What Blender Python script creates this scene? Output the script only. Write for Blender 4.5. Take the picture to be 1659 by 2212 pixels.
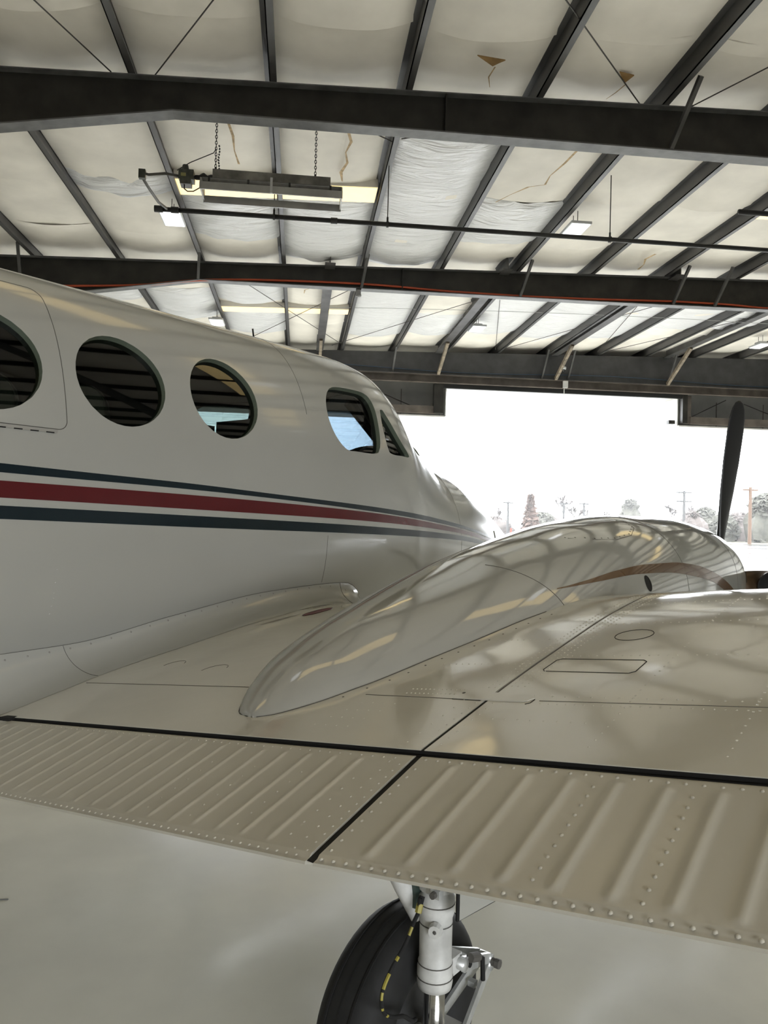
import bpy, bmesh, math, random, bisect
import numpy as np
from mathutils import Vector, Matrix
for o in list(bpy.data.objects): bpy.data.objects.remove(o)
SC = bpy.context.scene
COL = SC.collection
R = math.radians
random.seed(7)

# ------------------------------------------------------------------ camera
CAM_Z = 1.75
HEAD, PITCH, ROLL = R(6.3), R(0.72), 0.025
fw = Vector((math.sin(HEAD)*math.cos(PITCH), math.cos(HEAD)*math.cos(PITCH), math.sin(PITCH)))
r0 = Vector((math.cos(HEAD), -math.sin(HEAD), 0)); u0 = r0.cross(fw)
rt = r0*math.cos(ROLL)+u0*math.sin(ROLL); up = u0*math.cos(ROLL)-r0*math.sin(ROLL)
cd = bpy.data.cameras.new('camera'); cam = bpy.data.objects.new('camera', cd); COL.objects.link(cam)
cd.sensor_fit = 'VERTICAL'; cd.sensor_height = 24.0; cd.lens = 24.0*1660/2212
cd.clip_start = .05; cd.clip_end = 900
m = Matrix.Identity(4)
for i in range(3):
    m[i][0], m[i][1], m[i][2] = rt[i], up[i], -fw[i]
m.translation = (0, 0, CAM_Z)
cam.matrix_world = m
SC.camera = cam
SC.view_settings.view_transform = 'Standard'; SC.view_settings.look = 'None'
SC.view_settings.gamma = 1.0; SC.view_settings.use_curve_mapping = False
SC.view_settings.exposure = 1.78

# ------------------------------------------------------------------ overcast sky
SKY = 4.2
wd = bpy.data.worlds.new('overcast_sky'); SC.world = wd; wd.use_nodes = True
bg = wd.node_tree.nodes['Background']
bg.inputs[0].default_value = (.94, .97, 1.0, 1); bg.inputs[1].default_value = SKY
LAMP = 0.42       # emission of the ceiling lamps' lenses
SKYLIGHT = 0.42   # daylight coming through the yellowed roof lights

# daylight portal in the hangar door opening
pd = bpy.data.lights.new('door_daylight', 'AREA'); pd.shape = 'RECTANGLE'; pd.size = 22; pd.size_y = 4.8
pd.cycles.is_portal = True
po = bpy.data.objects.new('door_daylight', pd); COL.objects.link(po)
po.location = (7, 23.4, 2.4); po.rotation_euler = (R(-90), 0, 0)

pd2 = pd.copy(); pd2.size = 8.6; pd2.size_y = 3.6; po2 = bpy.data.objects.new('back_door_daylight', pd2); COL.objects.link(po2)
po2.location = (5.3, -10.05, 1.8); po2.rotation_euler = (R(90), 0, 0)

# ------------------------------------------------------------------ materials
MATS = {}
def mat(name, col, rough=.5, metal=0.0, noise=0.0, nscale=6.0, bump=0.0, bscale=30.0, spec=.5, coat=0.0, emit=None, estr=0.0, stretch=(1,1,1), detail=4.0, col2=None, rvar=0.0):
    if name in MATS: return MATS[name]
    mt = bpy.data.materials.new(name); mt.use_nodes = True
    nt = mt.node_tree; b = nt.nodes['Principled BSDF']
    b.inputs['Base Color'].default_value = (*col, 1); b.inputs['Roughness'].default_value = rough
    b.inputs['Metallic'].default_value = metal; b.inputs['Specular IOR Level'].default_value = spec
    b.inputs['Coat Weight'].default_value = coat; b.inputs['Coat Roughness'].default_value = .04
    if emit: b.inputs['Emission Color'].default_value = (*emit, 1); b.inputs['Emission Strength'].default_value = estr
    tc = nt.nodes.new('ShaderNodeTexCoord'); mp = nt.nodes.new('ShaderNodeMapping'); mp.inputs['Scale'].default_value = stretch
    nt.links.new(tc.outputs['Object'], mp.inputs[0])
    if noise or rvar:
        nz = nt.nodes.new('ShaderNodeTexNoise'); nz.inputs['Scale'].default_value = nscale; nz.inputs['Detail'].default_value = detail
        nt.links.new(mp.outputs[0], nz.inputs['Vector'])
        if noise:
            mx = nt.nodes.new('ShaderNodeMix'); mx.data_type = 'RGBA'
            c2 = col2 if col2 else tuple(max(0, c*(1-noise)) for c in col)
            c1 = col if col2 else tuple(min(1, c*(1+noise*.5)) for c in col)
            mx.inputs[6].default_value = (*c1, 1); mx.inputs[7].default_value = (*c2, 1)
            rp = nt.nodes.new('ShaderNodeMapRange'); rp.inputs[1].default_value = .35; rp.inputs[2].default_value = .68
            nt.links.new(nz.outputs[0], rp.inputs[0]); nt.links.new(rp.outputs[0], mx.inputs[0])
            nt.links.new(mx.outputs[2], b.inputs['Base Color'])
        if rvar:
            rr = nt.nodes.new('ShaderNodeMapRange'); rr.inputs[1].default_value = .3; rr.inputs[2].default_value = .7
            rr.inputs[3].default_value = max(0, rough-rvar); rr.inputs[4].default_value = rough+rvar
            nt.links.new(nz.outputs[0], rr.inputs[0]); nt.links.new(rr.outputs[0], b.inputs['Roughness'])
    if bump:
        nb = nt.nodes.new('ShaderNodeTexNoise'); nb.inputs['Scale'].default_value = bscale; nb.inputs['Detail'].default_value = 2.0
        nt.links.new(mp.outputs[0], nb.inputs['Vector'])
        bp = nt.nodes.new('ShaderNodeBump'); bp.inputs['Strength'].default_value = bump; bp.inputs['Distance'].default_value = .02
        nt.links.new(nb.outputs[0], bp.inputs['Height']); nt.links.new(bp.outputs[0], b.inputs['Normal'])
    MATS[name] = mt
    return mt
def glass(name, tint, refl=.5):
    if name in MATS: return MATS[name]
    mt = bpy.data.materials.new(name); mt.use_nodes = True; nt = mt.node_tree
    for n in list(nt.nodes): nt.nodes.remove(n)
    out = nt.nodes.new('ShaderNodeOutputMaterial'); mx = nt.nodes.new('ShaderNodeMixShader')
    tr = nt.nodes.new('ShaderNodeBsdfTransparent'); tr.inputs[0].default_value = (*tint, 1)
    gl = nt.nodes.new('ShaderNodeBsdfGlossy'); gl.inputs['Roughness'].default_value = .015; gl.inputs['Color'].default_value = (1, 1, 1, 1)
    fr = nt.nodes.new('ShaderNodeFresnel'); fr.inputs['IOR'].default_value = 1.5
    nt.links.new(fr.outputs[0], mx.inputs[0]); nt.links.new(tr.outputs[0], mx.inputs[1]); nt.links.new(gl.outputs[0], mx.inputs[2])
    nt.links.new(mx.outputs[0], out.inputs[0])
    MATS[name] = mt
    return mt

# ------------------------------------------------------------------ mesh helpers
class MB:
    def __init__(s): s.v = []; s.f = []
    def add(s, vs, fs):
        b = len(s.v); s.v += [tuple(p) for p in vs]; s.f += [tuple(i+b for i in f) for f in fs]; return s
    def box(s, a, b):
        x0, y0, z0 = a; x1, y1, z1 = b
        return s.add([(x0,y0,z0),(x1,y0,z0),(x1,y1,z0),(x0,y1,z0),(x0,y0,z1),(x1,y0,z1),(x1,y1,z1),(x0,y1,z1)],
              [(3,2,1,0),(4,5,6,7),(0,1,5,4),(1,2,6,5),(2,3,7,6),(3,0,4,7)])
    def bar(s, p, q, w, h, upv=(0,0,1)):
        p, q = Vector(p), Vector(q); d = (q-p).normalized(); u = Vector(upv)
        if abs(d.dot(u)) > .98: u = Vector((0,1,0))
        sx = d.cross(u).normalized(); sy = sx.cross(d).normalized()
        vs = [c+sx*(i*w/2)+sy*(j*h/2) for c in (p, q) for i, j in ((-1,-1),(1,-1),(1,1),(-1,1))]
        return s.add(vs, [(3,2,1,0),(4,5,6,7),(0,1,5,4),(1,2,6,5),(2,3,7,6),(3,0,4,7)])
    def tube(s, path, r, n=8, caps=True):
        path = [Vector(p) for p in path]; rr = r if isinstance(r, (list, tuple)) else [r]*len(path)
        vs = []; fs = []; u = None
        for i, p in enumerate(path):
            d = (path[min(i+1, len(path)-1)]-path[max(i-1, 0)]).normalized()
            if u is None: u = d.orthogonal().normalized()
            u = (u-d*u.dot(d)).normalized(); w = d.cross(u)
            for k in range(n):
                a = 2*math.pi*k/n; vs.append(p+(u*math.cos(a)+w*math.sin(a))*rr[i])
        for i in range(len(path)-1):
            for k in range(n): fs.append((i*n+k, i*n+(k+1) % n, (i+1)*n+(k+1) % n, (i+1)*n+k))
        if caps: fs.append(tuple(range(n-1, -1, -1))); fs.append(tuple((len(path)-1)*n+k for k in range(n)))
        return s.add(vs, fs)
    def lathe(s, c, axis, prof, n=24, close=False):
        c = Vector(c); ax = Vector(axis).normalized(); u = ax.orthogonal().normalized(); w = ax.cross(u); vs = []; fs = []
        for r, t in prof:
            for k in range(n):
                a = 2*math.pi*k/n; vs.append(c+ax*t+(u*math.cos(a)+w*math.sin(a))*max(r, 1e-5))
        m_ = len(prof)
        for i in range(m_ if close else m_-1):
            j = (i+1) % m_
            for k in range(n): fs.append((i*n+k, i*n+(k+1) % n, j*n+(k+1) % n, j*n+k))
        return s.add(vs, fs)
    def prism(s, poly, d):
        n = len(poly); d = Vector(d); a = [Vector(p) for p in poly]
        return s.add(a+[p+d for p in a], [tuple(range(n-1, -1, -1)), tuple(range(n, 2*n))]+[(i, (i+1) % n, n+(i+1) % n, n+i) for i in range(n)])
    def grid(s, rows, closed=False):
        nr, nc = len(rows), len(rows[0]); vs = [p for r_ in rows for p in r_]; fs = []
        for i in range(nr-1):
            for j in range(nc if closed else nc-1):
                k = (j+1) % nc; fs.append((i*nc+j, i*nc+k, (i+1)*nc+k, (i+1)*nc+j))
        return s.add(vs, fs)
    def dome(s, c, nrm, r, h):
        c = Vector(c); nv = Vector(nrm).normalized(); u = nv.orthogonal().normalized(); w = nv.cross(u); vs = []
        for k in range(6):
            a = k*math.pi/3; vs.append(c+(u*math.cos(a)+w*math.sin(a))*r-nv*.0005)
        for k in range(6):
            a = k*math.pi/3; vs.append(c+(u*math.cos(a)+w*math.sin(a))*r*.62+nv*h*.8)
        vs.append(c+nv*h)
        return s.add(vs, [(k, (k+1) % 6, 6+(k+1) % 6, 6+k) for k in range(6)]+[(6+k, 6+(k+1) % 6, 12) for k in range(6)])
    def build(s, name, material, parent=None, smooth=False, normals=None, fix=False):
        me = bpy.data.meshes.new(name); me.from_pydata(s.v, [], s.f); me.update()
        if fix:
            bm = bmesh.new(); bm.from_mesh(me); bmesh.ops.recalc_face_normals(bm, faces=bm.faces); bm.to_mesh(me); bm.free()
        if smooth: me.polygons.foreach_set('use_smooth', [True]*len(me.polygons))
        if material: me.materials.append(material)
        if normals is not None: me.normals_split_custom_set_from_vertices([tuple(n) for n in normals])
        if smooth == 'auto' and normals is None:
            me.polygons.foreach_set('use_smooth', [True]*len(me.polygons))
            try: me.set_sharp_from_angle(angle=R(40))
            except Exception: pass
        o = bpy.data.objects.new(name, me); COL.objects.link(o)
        if parent: o.parent = parent
        return o
def tag(o, label=None, cat=None, group=None, kind=None):
    if label: o['label'] = label
    if cat: o['category'] = cat
    if group: o['group'] = group
    if kind: o['kind'] = kind
    return o
def empty(name, loc=(0,0,0), rz=0.0):
    o = bpy.data.objects.new(name, None); COL.objects.link(o); o.location = loc; o.rotation_euler = (0, 0, rz); o.empty_display_size = .2
    return o
def copy_tree(o, parent=None):
    c = o.copy(); COL.objects.link(c); c.parent = parent
    for ch in [x for x in bpy.data.objects if x.parent == o]: copy_tree(ch, c)
    return c
# ---- aircraft surfaces, in the aircraft's own axes: X right, Y forward, Z up (metres)
def pchip(x, y):
    x = np.array(x, float); y = np.array(y, float); h = np.diff(x); d = np.diff(y)/h
    m = np.zeros(len(x)); m[0] = d[0]; m[-1] = d[-1]
    for i in range(1, len(x)-1):
        if d[i-1]*d[i] > 0:
            w1 = 2*h[i]+h[i-1]; w2 = h[i]+2*h[i-1]; m[i] = (w1+w2)/(w1/d[i-1]+w2/d[i])
    xl, yl, hl, ml = x.tolist(), y.tolist(), h.tolist(), m.tolist()
    def f(q):
        q = min(max(q, xl[0]), xl[-1]); i = min(max(bisect.bisect_left(xl, q)-1, 0), len(xl)-2)
        t = (q-xl[i])/hl[i]; t2 = t*t; t3 = t2*t
        return (2*t3-3*t2+1)*yl[i]+(t3-2*t2+t)*hl[i]*ml[i]+(3*t2-2*t3)*yl[i+1]+(t3-t2)*hl[i]*ml[i+1]
    return f
def stations(rows):
    rows = np.array(rows, float)
    return [pchip(rows[:, 0], rows[:, i]) for i in range(1, rows.shape[1])]
# fuselage: Y, half width, crown z, widest z, keel z, section exponent
FUS = stations([(-5.2,.30,2.36,2.1,1.8,2.1),(-4,.50,2.50,1.98,1.45,2.3),(-2,.68,2.70,1.80,1.15,2.4),(0,.73,2.775,1.75,1.0,2.5),(2.2,.73,2.785,1.75,1.0,2.5),
    (3.0,.72,2.788,1.74,1.0,2.48),(3.5,.69,2.79,1.73,1.0,2.4),(3.8,.655,2.775,1.71,1.0,2.2),(3.97,.632,2.74,1.69,1.0,2.0),(4.1,.61,2.65,1.68,1.01,1.85),
    (4.3,.58,2.48,1.65,1.02,1.75),(4.57,.535,2.25,1.62,1.03,1.85),(4.7,.51,2.195,1.6,1.04,2.0),(5.0,.45,2.12,1.57,1.06,2.1),(5.3,.385,2.015,1.53,1.08,2.1),
    (5.6,.31,1.9,1.49,1.11,2.05),(5.9,.225,1.77,1.44,1.16,2.),(6.1,.155,1.66,1.41,1.22,2.),(6.22,.085,1.55,1.39,1.28,2.),(6.27,.012,1.42,1.38,1.34,2.)])
def superpt(S, y, a, x0=0.0):
    w, zt, zm, zb, n = [f(y) for f in S]
    c, s = math.cos(a), math.sin(a)
    nn = n if s >= 0 else max(n, 2.3)
    e = 2.0/nn
    return (x0+w*math.copysign(abs(c)**e, c), y, zm+((zt-zm) if s >= 0 else (zm-zb))*math.copysign(abs(s)**e, s))
def fus_pt(y, a): return superpt(FUS, y, a)
def fus_side(y, z, off=0.0, side=1):
    w, zt, zm, zb, n = [f(y) for f in FUS]
    h = (zt-zm) if z >= zm else (zm-zb)
    nn = n if z >= zm else max(n, 2.3)
    q = min(abs((z-zm)/h), .9999)
    return (side*(w*(1-q**nn)**(1/nn)+off), y, z)
# wing upper skin
HY = 1.30                                   # flap hinge line
WPROF = pchip([0,.24,.317,.7,1.036,1.4,1.62,1.76,1.84,1.87],[0,.055,.073,.148,.205,.24,.222,.17,.105,.05])
def hinge_z(x): return 1.285+.136*(x-2.55)
def te_y(x): return .97 if x < 2.55 else .97+.055*(x-2.55)
def chord_k(x): return 1.0+.13*min(1, max(0, (1.55-x)/.6))**2 if x < 2.6 else 1.0-.085*(x-2.6)
def wing_z(x, y):
    s = (y-HY)/chord_k(x)
    if s >= 0: return hinge_z(x)+WPROF(min(s, 1.87))*chord_k(x)
    L = HY-te_y(x)
    return hinge_z(x)-.005-.11*(-s/L)
# engine nacelle: Y, half width, crown z, widest z, belly z, exponent
NX = 1.93
NAC = stations([(1.400,.006,1.226,1.212,1.19,2.),(1.408,.045,1.236,1.213,1.18,2.),(1.425,.078,1.250,1.215,1.18,2.),(1.447,.10,1.266,1.22,1.17,2.),(1.483,.132,1.289,1.226,1.17,2.),(1.52,.158,1.311,1.233,1.16,2.),(1.6,.203,1.352,1.247,1.14,2.),(1.67,.238,1.378,1.26,1.12,2.),
    (1.86,.29,1.445,1.29,1.07,2.),(2.02,.335,1.487,1.31,1.03,2.05),(2.2,.372,1.53,1.34,1.0,2.1),(2.4,.405,1.578,1.36,.98,2.15),(2.65,.425,1.64,1.38,.97,2.2),(2.95,.435,1.705,1.39,.97,2.2),
    (3.3,.437,1.766,1.4,.97,2.2),(3.8,.435,1.812,1.41,.98,2.2),(4.35,.425,1.815,1.42,1.0,2.2),(4.75,.405,1.797,1.42,1.03,2.2),(5.0,.385,1.77,1.42,1.06,2.2),(5.15,.362,1.735,1.42,1.09,2.2),(5.23,.335,1.70,1.42,1.13,2.2),(5.27,.30,1.66,1.42,1.17,2.1)])
def nac_pt(y, a): return superpt(NAC, y, a, NX)
def nac_side(y, z, off=0.0):
    w, zt, zm, zb, n = [f(y) for f in NAC]
    h = (zt-zm) if z >= zm else (zm-zb)
    q = min(abs((z-zm)/h), .9999)
    return (NX+w*(1-q**n)**(1/n)+off, y, z)
# ================================================================== HANGAR (world axes: +Y towards the door)
F1, F2, F3 = 8.8, 15.0, 22.3
XL, XR, YB, YF = -10.4, 20.8, -10.0, 23.3
def roof_z(x): return 6.689+.028*x            # underside of the purlins
PUR = [-2.0+1.5467*k for k in range(-5, 15)]
steel = mat('dark_steel', (.030,.028,.024), .5, noise=.5, nscale=3, spec=.35)
flange = mat('grey_steel', (.13,.13,.13), .5, noise=.35, nscale=5)
purl_m = mat('purlin_steel', (.07,.068,.067), .45, noise=.4, nscale=4, stretch=(1,.2,1))
browns = mat('rusty_channel', (.12,.10,.085), .6, noise=.4, nscale=3)
liner = mat('vinyl_insulation', (.89,.845,.77), .55, noise=.12, nscale=1.2, bump=.12, bscale=3.0)
def sheet_mat():
    mt = mat('white_plastic_sheet', (.82,.82,.83), .32, bump=0.0)
    nt = mt.node_tree; b = nt.nodes['Principled BSDF']
    tc = nt.nodes.new('ShaderNodeTexCoord'); mp = nt.nodes.new('ShaderNodeMapping'); mp.inputs['Scale'].default_value = (.9, 4.0, 1); mp.inputs['Rotation'].default_value = (0, 0, -.35)
    nz = nt.nodes.new('ShaderNodeTexNoise'); nz.inputs['Scale'].default_value = 1.7; nz.inputs['Detail'].default_value = 4; nz.inputs['Distortion'].default_value = 1.6
    bp = nt.nodes.new('ShaderNodeBump'); bp.inputs['Strength'].default_value = .8; bp.inputs['Distance'].default_value = .07
    nt.links.new(tc.outputs['Object'], mp.inputs[0]); nt.links.new(mp.outputs[0], nz.inputs['Vector']); nt.links.new(nz.outputs[0], bp.inputs['Height']); nt.links.new(bp.outputs[0], b.inputs['Normal'])
    return mt
sheet = sheet_mat()
wallm = mat('wall_liner', (.68,.67,.63), .6, noise=.15, nscale=.8)
tanm = mat('brown_paper_backing', (.33,.20,.075), .8, noise=.3, nscale=8)
stain = mat('tan_tape', (.50,.36,.20), .7, noise=.4, nscale=12)

# floor: sealed concrete
fm = mat('sealed_concrete', (.72,.71,.63), .17, noise=.16, nscale=.9, rvar=.07, bump=.035, bscale=2.2, spec=.5, detail=6)
fl = MB().box((XL, YB, -.2), (XR, YF+.3, 0)).build('floor', fm); tag(fl, kind='structure')
# floor cracks
ck = mat('floor_crack', (.15,.15,.14), .8)
MB().tube([(-2.3+.13*i, 3.55+.05*math.sin(i*1.9)+.01*i, .0015) for i in range(9)], .0035, 5).build('floor_crack', ck, fl)

# ceiling: metal deck with insulation hung under it
cl = MB().prism([(XL, YB, roof_z(XL)+.42), (XR, YB, roof_z(XR)+.42), (XR, YB, roof_z(XR)+.5), (XL, YB, roof_z(XL)+.5)], (0, YF-YB+.4, 0)).build('ceiling', wallm, fix=True); tag(cl, kind='structure')
SEAM = [YB, -4, 1.4, 5.4, 7.7, 9.62, 11.75, 13.7, 15.75, 17.8, 19.85, YF]
rnd = random.Random(3)
for i in range(len(PUR)-1):
    xa, xb = PUR[i]+.01, PUR[i+1]-.01
    for j in range(len(SEAM)-1):
        ya, yb = SEAM[j], SEAM[j+1]+rnd.uniform(.05, .2)
        sg = rnd.uniform(.07, .12); lip = rnd.uniform(.035, .06); ph = rnd.uniform(0, 6)
        rows = []
        for a in range(9):
            v = a/8; y = ya+(yb-ya)*v; row = []
            for b in range(11):
                u = b/10; x = xa+(xb-xa)*u
                edge = 1-abs(2*u-1)**2.4
                near = max(0, 1-(1-v)*(yb-ya)/.5)
                z = roof_z(x)+.225-edge*(sg*(.75+.25*math.cos(v*5+ph))+lip*near*near)+.006*math.sin(7*x+3*y+ph)*edge
                row.append((x, y, z))
            rows.append(row)
        MB().grid(rows).build('insulation_panel', liner, cl, True)
# white plastic sheets patched over the insulation: bay index from x, start, end
def sheet_piece(x0, x1, y0, y1, seed, tear=.05):
    r_ = random.Random(seed); rows = []; n, mrow = 26, 18
    ph = [r_.uniform(0, 6) for _ in range(6)]
    for a in range(mrow+1):
        row = []
        for b in range(n+1):
            u = b/n; v = a/mrow
            yy0 = y0+tear*math.sin(u*5+ph[0])+tear*.6*math.sin(u*17+ph[1]); yy1 = y1+tear*math.sin(u*6+ph[2])+tear*.5*math.sin(u*19+ph[3])
            x = x0+(x1-x0)*u; y = yy0+(yy1-yy0)*v
            edge = 1-abs(2*u-1)**2.2
            ed = min(1, 6*min(u, 1-u)+.15)
            w_ = .012*math.sin(9*y+5*x*math.sin(ph[4])+2*math.sin(3*x+ph[5]))+.008*math.sin(23*y+4*x+ph[1])+.01*math.sin(11*y-6*x+ph[2])
            pe = max(0, 1-min(v, 1-v)*(y1-y0)/.16); row.append((x, y, roof_z(x)+.205-edge*(.135-.05*pe)+w_*ed*(1-pe)+.022*pe))
        rows.append(row)
    return MB().grid(rows).build('plastic_sheet', sheet, cl, True)
P = PUR; k0 = 5   # PUR[5] = -2.0
def bay(i): return P[k0+i]+.015, P[k0+i+1]-.015
for n_, (i, y0, y1) in enumerate([(-1,11.65,12.3),(0,12.12,14.1),(1,12.15,15.0),(2,9.6,15.2),(3,11.95,13.85),(0,15.9,18.15),(0,18.75,21.0),(2,16.2,21.2),(3,18.7,20.8),(4,16.2,20.6),(5,15.9,20.9),(6,16.1,20.8),(7,16.3,19.6),(8,17.0,19.4),(-1,17.2,19.6),(-2,16.6,18.2)]):
    xa, xb = bay(i); sheet_piece(xa, xb, y0, y1, n_+20)
# tears and tape on the insulation
def rz(x, y, d=.0): return roof_z(x)+.06+d
def tear(x, y, w, h):
    MB().prism([(x-w, y, rz(x,y)+.02), (x+w*.9, y+.04, rz(x,y)+.02), (x+w*.5, y+h*.6, rz(x,y)-.005), (x+w*.15, y+h, rz(x,y)-.02)], (0,0,.012)).build('torn_backing', tanm, cl, fix=True)
def tape(pts, w):
    rows = [[(x-w*(.6+.4*math.sin(i*2.1)), y, rz(x,y,-.005)), (x+w*(.7+.3*math.cos(i*1.7)), y, rz(x,y,-.005))] for i, (x, y) in enumerate(pts)]
    MB().grid(rows).build('tape_strip', stain, cl, True)
for t in [(1.96,8.12,.17,.10),(3.55,8.25,.1,.14),(.45,9.72,.12,.13),(3.2,9.78,.1,.05)]: tear(*t)
for pts, w in [([(.5,9.85),(.56,10.1),(.5,10.4),(.54,10.7),(.47,11.0),(.5,11.3)],.025),([(-1.02,9.75),(-.98,10.1),(-1.0,10.5),(-.97,10.9)],.022),
               ([(3.62,9.95),(3.58,10.4),(3.5,10.8),(3.52,11.1),(3.3,11.2),(3.1,11.5),(2.95,11.8)],.022),([(6.55,13.8),(6.5,14.1),(6.6,14.4),(6.62,14.7)],.03),
               ([(2.02,8.25),(2.0,8.45),(2.06,8.65)],.01),([(3.6,8.42),(3.56,8.6),(3.5,8.75)],.01),([(.3,16.4),(.0,16.75),(-.02,17.0)],.02)]: tape(pts, w)
# purlins: C sections
for x in PUR:
    z = roof_z(x); mb = MB()
    mb.box((x-.006, YB, z), (x+.006, YF, z+.225)); mb.box((x-.006, YB, z), (x+.075, YF, z+.012)); mb.box((x+.066, YB, z+.012), (x+.075, YF, z+.035)); mb.box((x-.075, YB, z+.205), (x+.006, YF, z+.217))
    mb.build('purlin', purl_m, cl)
# heavier outrigger beams carrying the door header
for x in (.47, 3.95, 7.5, 11.0, 14.5):
    z = roof_z(x); mb = MB()
    mb.box((x-.1, F2-.35, z-.05), (x+.1, F3, z-.03)); mb.box((x-.008, F2-.35, z-.03), (x+.008, F3, z+.2)); mb.box((x-.1, F2-.35, z+.18), (x+.1, F3, z+.2))
    mb.build('outrigger_beam', mat('outrigger_steel', (.085,.082,.08), .5, noise=.4, nscale=3), cl)
    MB().bar((x, F3-1.5, z-.06), (x, F3-.12, 6.13), .1, .08, (1,0,0)).build('knee_brace', mat('primed_brace', (.22,.18,.13), .7, noise=.5, nscale=9), cl)
# thin bracing rods
rod = mat('rod_steel', (.05,.045,.04), .5)
for a, b in [((-4.6,2.6,0),(-2.2,8.75,0)),((1.9,2.6,0),(-1.75,8.8,0)),((-1.6,2.6,0),(4.0,8.85,0)),((7.7,2.6,0),(4.55,8.8,0)),((-1.2,16.4,0),(1.1,21.8,0)),((1.1,16.3,0),(-1.6,21.5,0)),((4.3,16.4,0),(.8,21.9,0)),((4.4,17,0),(5.6,22,0)),((8.7,16.0,0),(5.8,21.9,0)),((7.6,16.5,0),(8.7,22,0)),((12,16,0),(8.9,22,0)),((2.7,9.3,0),(1.2,9.9,0)),((.2,9.3,0),(1.1,10.0,0))]:
    MB().tube([(a[0],a[1],roof_z(a[0])+.03),(b[0],b[1],roof_z(b[0])+.03)], .008, 5).build('bracing_rod', rod, cl)
MB().tube([(-.5+.5*i, 18.0, 6.72+.0085*i*1.2-.00055*(i-12)**2+.05) for i in range(28)], .006, 5).build('messenger_wire', mat('galvanised', (.4,.4,.4), .4, .6), cl)

# walls
wl = MB().box((XL-.1, YB, 0), (XL, YF, 8)).build('wall_left', wallm); tag(wl, kind='structure')
wr = MB().box((XR, YB, 0), (XR+.1, YF, 8)).build('wall_right', wallm); tag(wr, kind='structure')
wb = MB().box((XL, YB-.1, 0), (1.0, YB, 8)).box((9.6, YB-.1, 0), (XR, YB, 8)).box((1.0, YB-.1, 3.6), (9.6, YB, 8)).build('wall_back', wallm); tag(wb, kind='structure')
for i in range(6):
    z = .9+1.05*i
    MB().box((XR-.2, YB, z), (XR, YF, z+.16)).build('girt', purl_m, wr); MB().box((XL, YB, z), (.9, YB+.2, z+.16)).build('girt', purl_m, wb); MB().box((9.7, YB, z), (XR, YB+.2, z+.16)).build('girt', purl_m, wb)
for y in (-3.6, 2.6, F1, F2):
    MB().box((XR-.45, y-.1, 0), (XR-.2, y+.1, 7.0)).build('wall_column', steel, wr)
MB().bar((XR-.22, 2.6, .3), (XR-.22, F1, 6.4), .03, .03).build('wall_brace', steel, wr)
skin = mat('front_panel', (.40,.40,.39), .6, noise=.15, nscale=1.5)
mb = MB()
for a, b in [((XL,YF,0),(-4,YF+.06,8)),((18,YF,0),(XR,YF+.06,8)),((-4,YF,4.93),(4.27,YF+.06,8)),((4.27,YF,5.83),(11.5,YF+.06,8)),((11.5,YF,4.93),(18,YF+.06,8))]: mb.box(a, b)
wf = mb.build('wall_front', skin); tag(wf, kind='structure')
wp = mat('white_trim', (.72,.71,.68), .5, noise=.15, nscale=3)
MB().box((11.5, 22.52, 4.93), (11.53, YF, 5.83)).build('return_panel', wp, wf)
MB().box((4.24, 22.52, 4.93), (4.27, YF, 5.83)).build('return_panel', wp, wf)
MB().box((4.27, 22.45, 5.80), (11.5, YF+.06, 5.84)).build('soffit_panel', wp, wf)
for xa, xb in ((-4, 4.2), (11.53, 18)):
    MB().box((xa, 22.45, 4.90), (xb, YF+.08, 4.94)).build('soffit_panel', wp, wf)
    MB().box((xa if xa < 0 else 11.85, 22.36, 4.98), (xb-.3 if xa < 0 else xb, 22.5, 5.2)).build('door_track', browns, wf)
MB().box((11.56, 22.3, 4.99), (11.72, 22.5, 5.86)).build('header_post', steel, wf); MB().box((11.72, 22.42, 4.99), (11.9, 22.5, 5.86)).build('header_post', browns, wf)
MB().box((3.86, 22.3, 4.99), (4.14, 22.5, 5.86)).build('header_post', steel, wf)
MB().box((11.25, 22.55, 4.99), (11.45, 22.7, 5.1)).build('stop_block', steel, wf)
for x in (1.5, 3.0, 13.2, 14.8): MB().box((x, YF-.012, 4.95), (x+.02, YF, 5.83)).build('panel_joint', browns, wf)
for p, q in [((12.0,22.9,5.2),(13.3,22.9,5.85)),((13.9,22.9,5.75),(15.4,22.9,5.25)),((2.0,22.9,5.75),(3.7,22.9,5.1))]: MB().tube([p, q], .014, 6).build('sway_rod', rod, wf)

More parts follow.
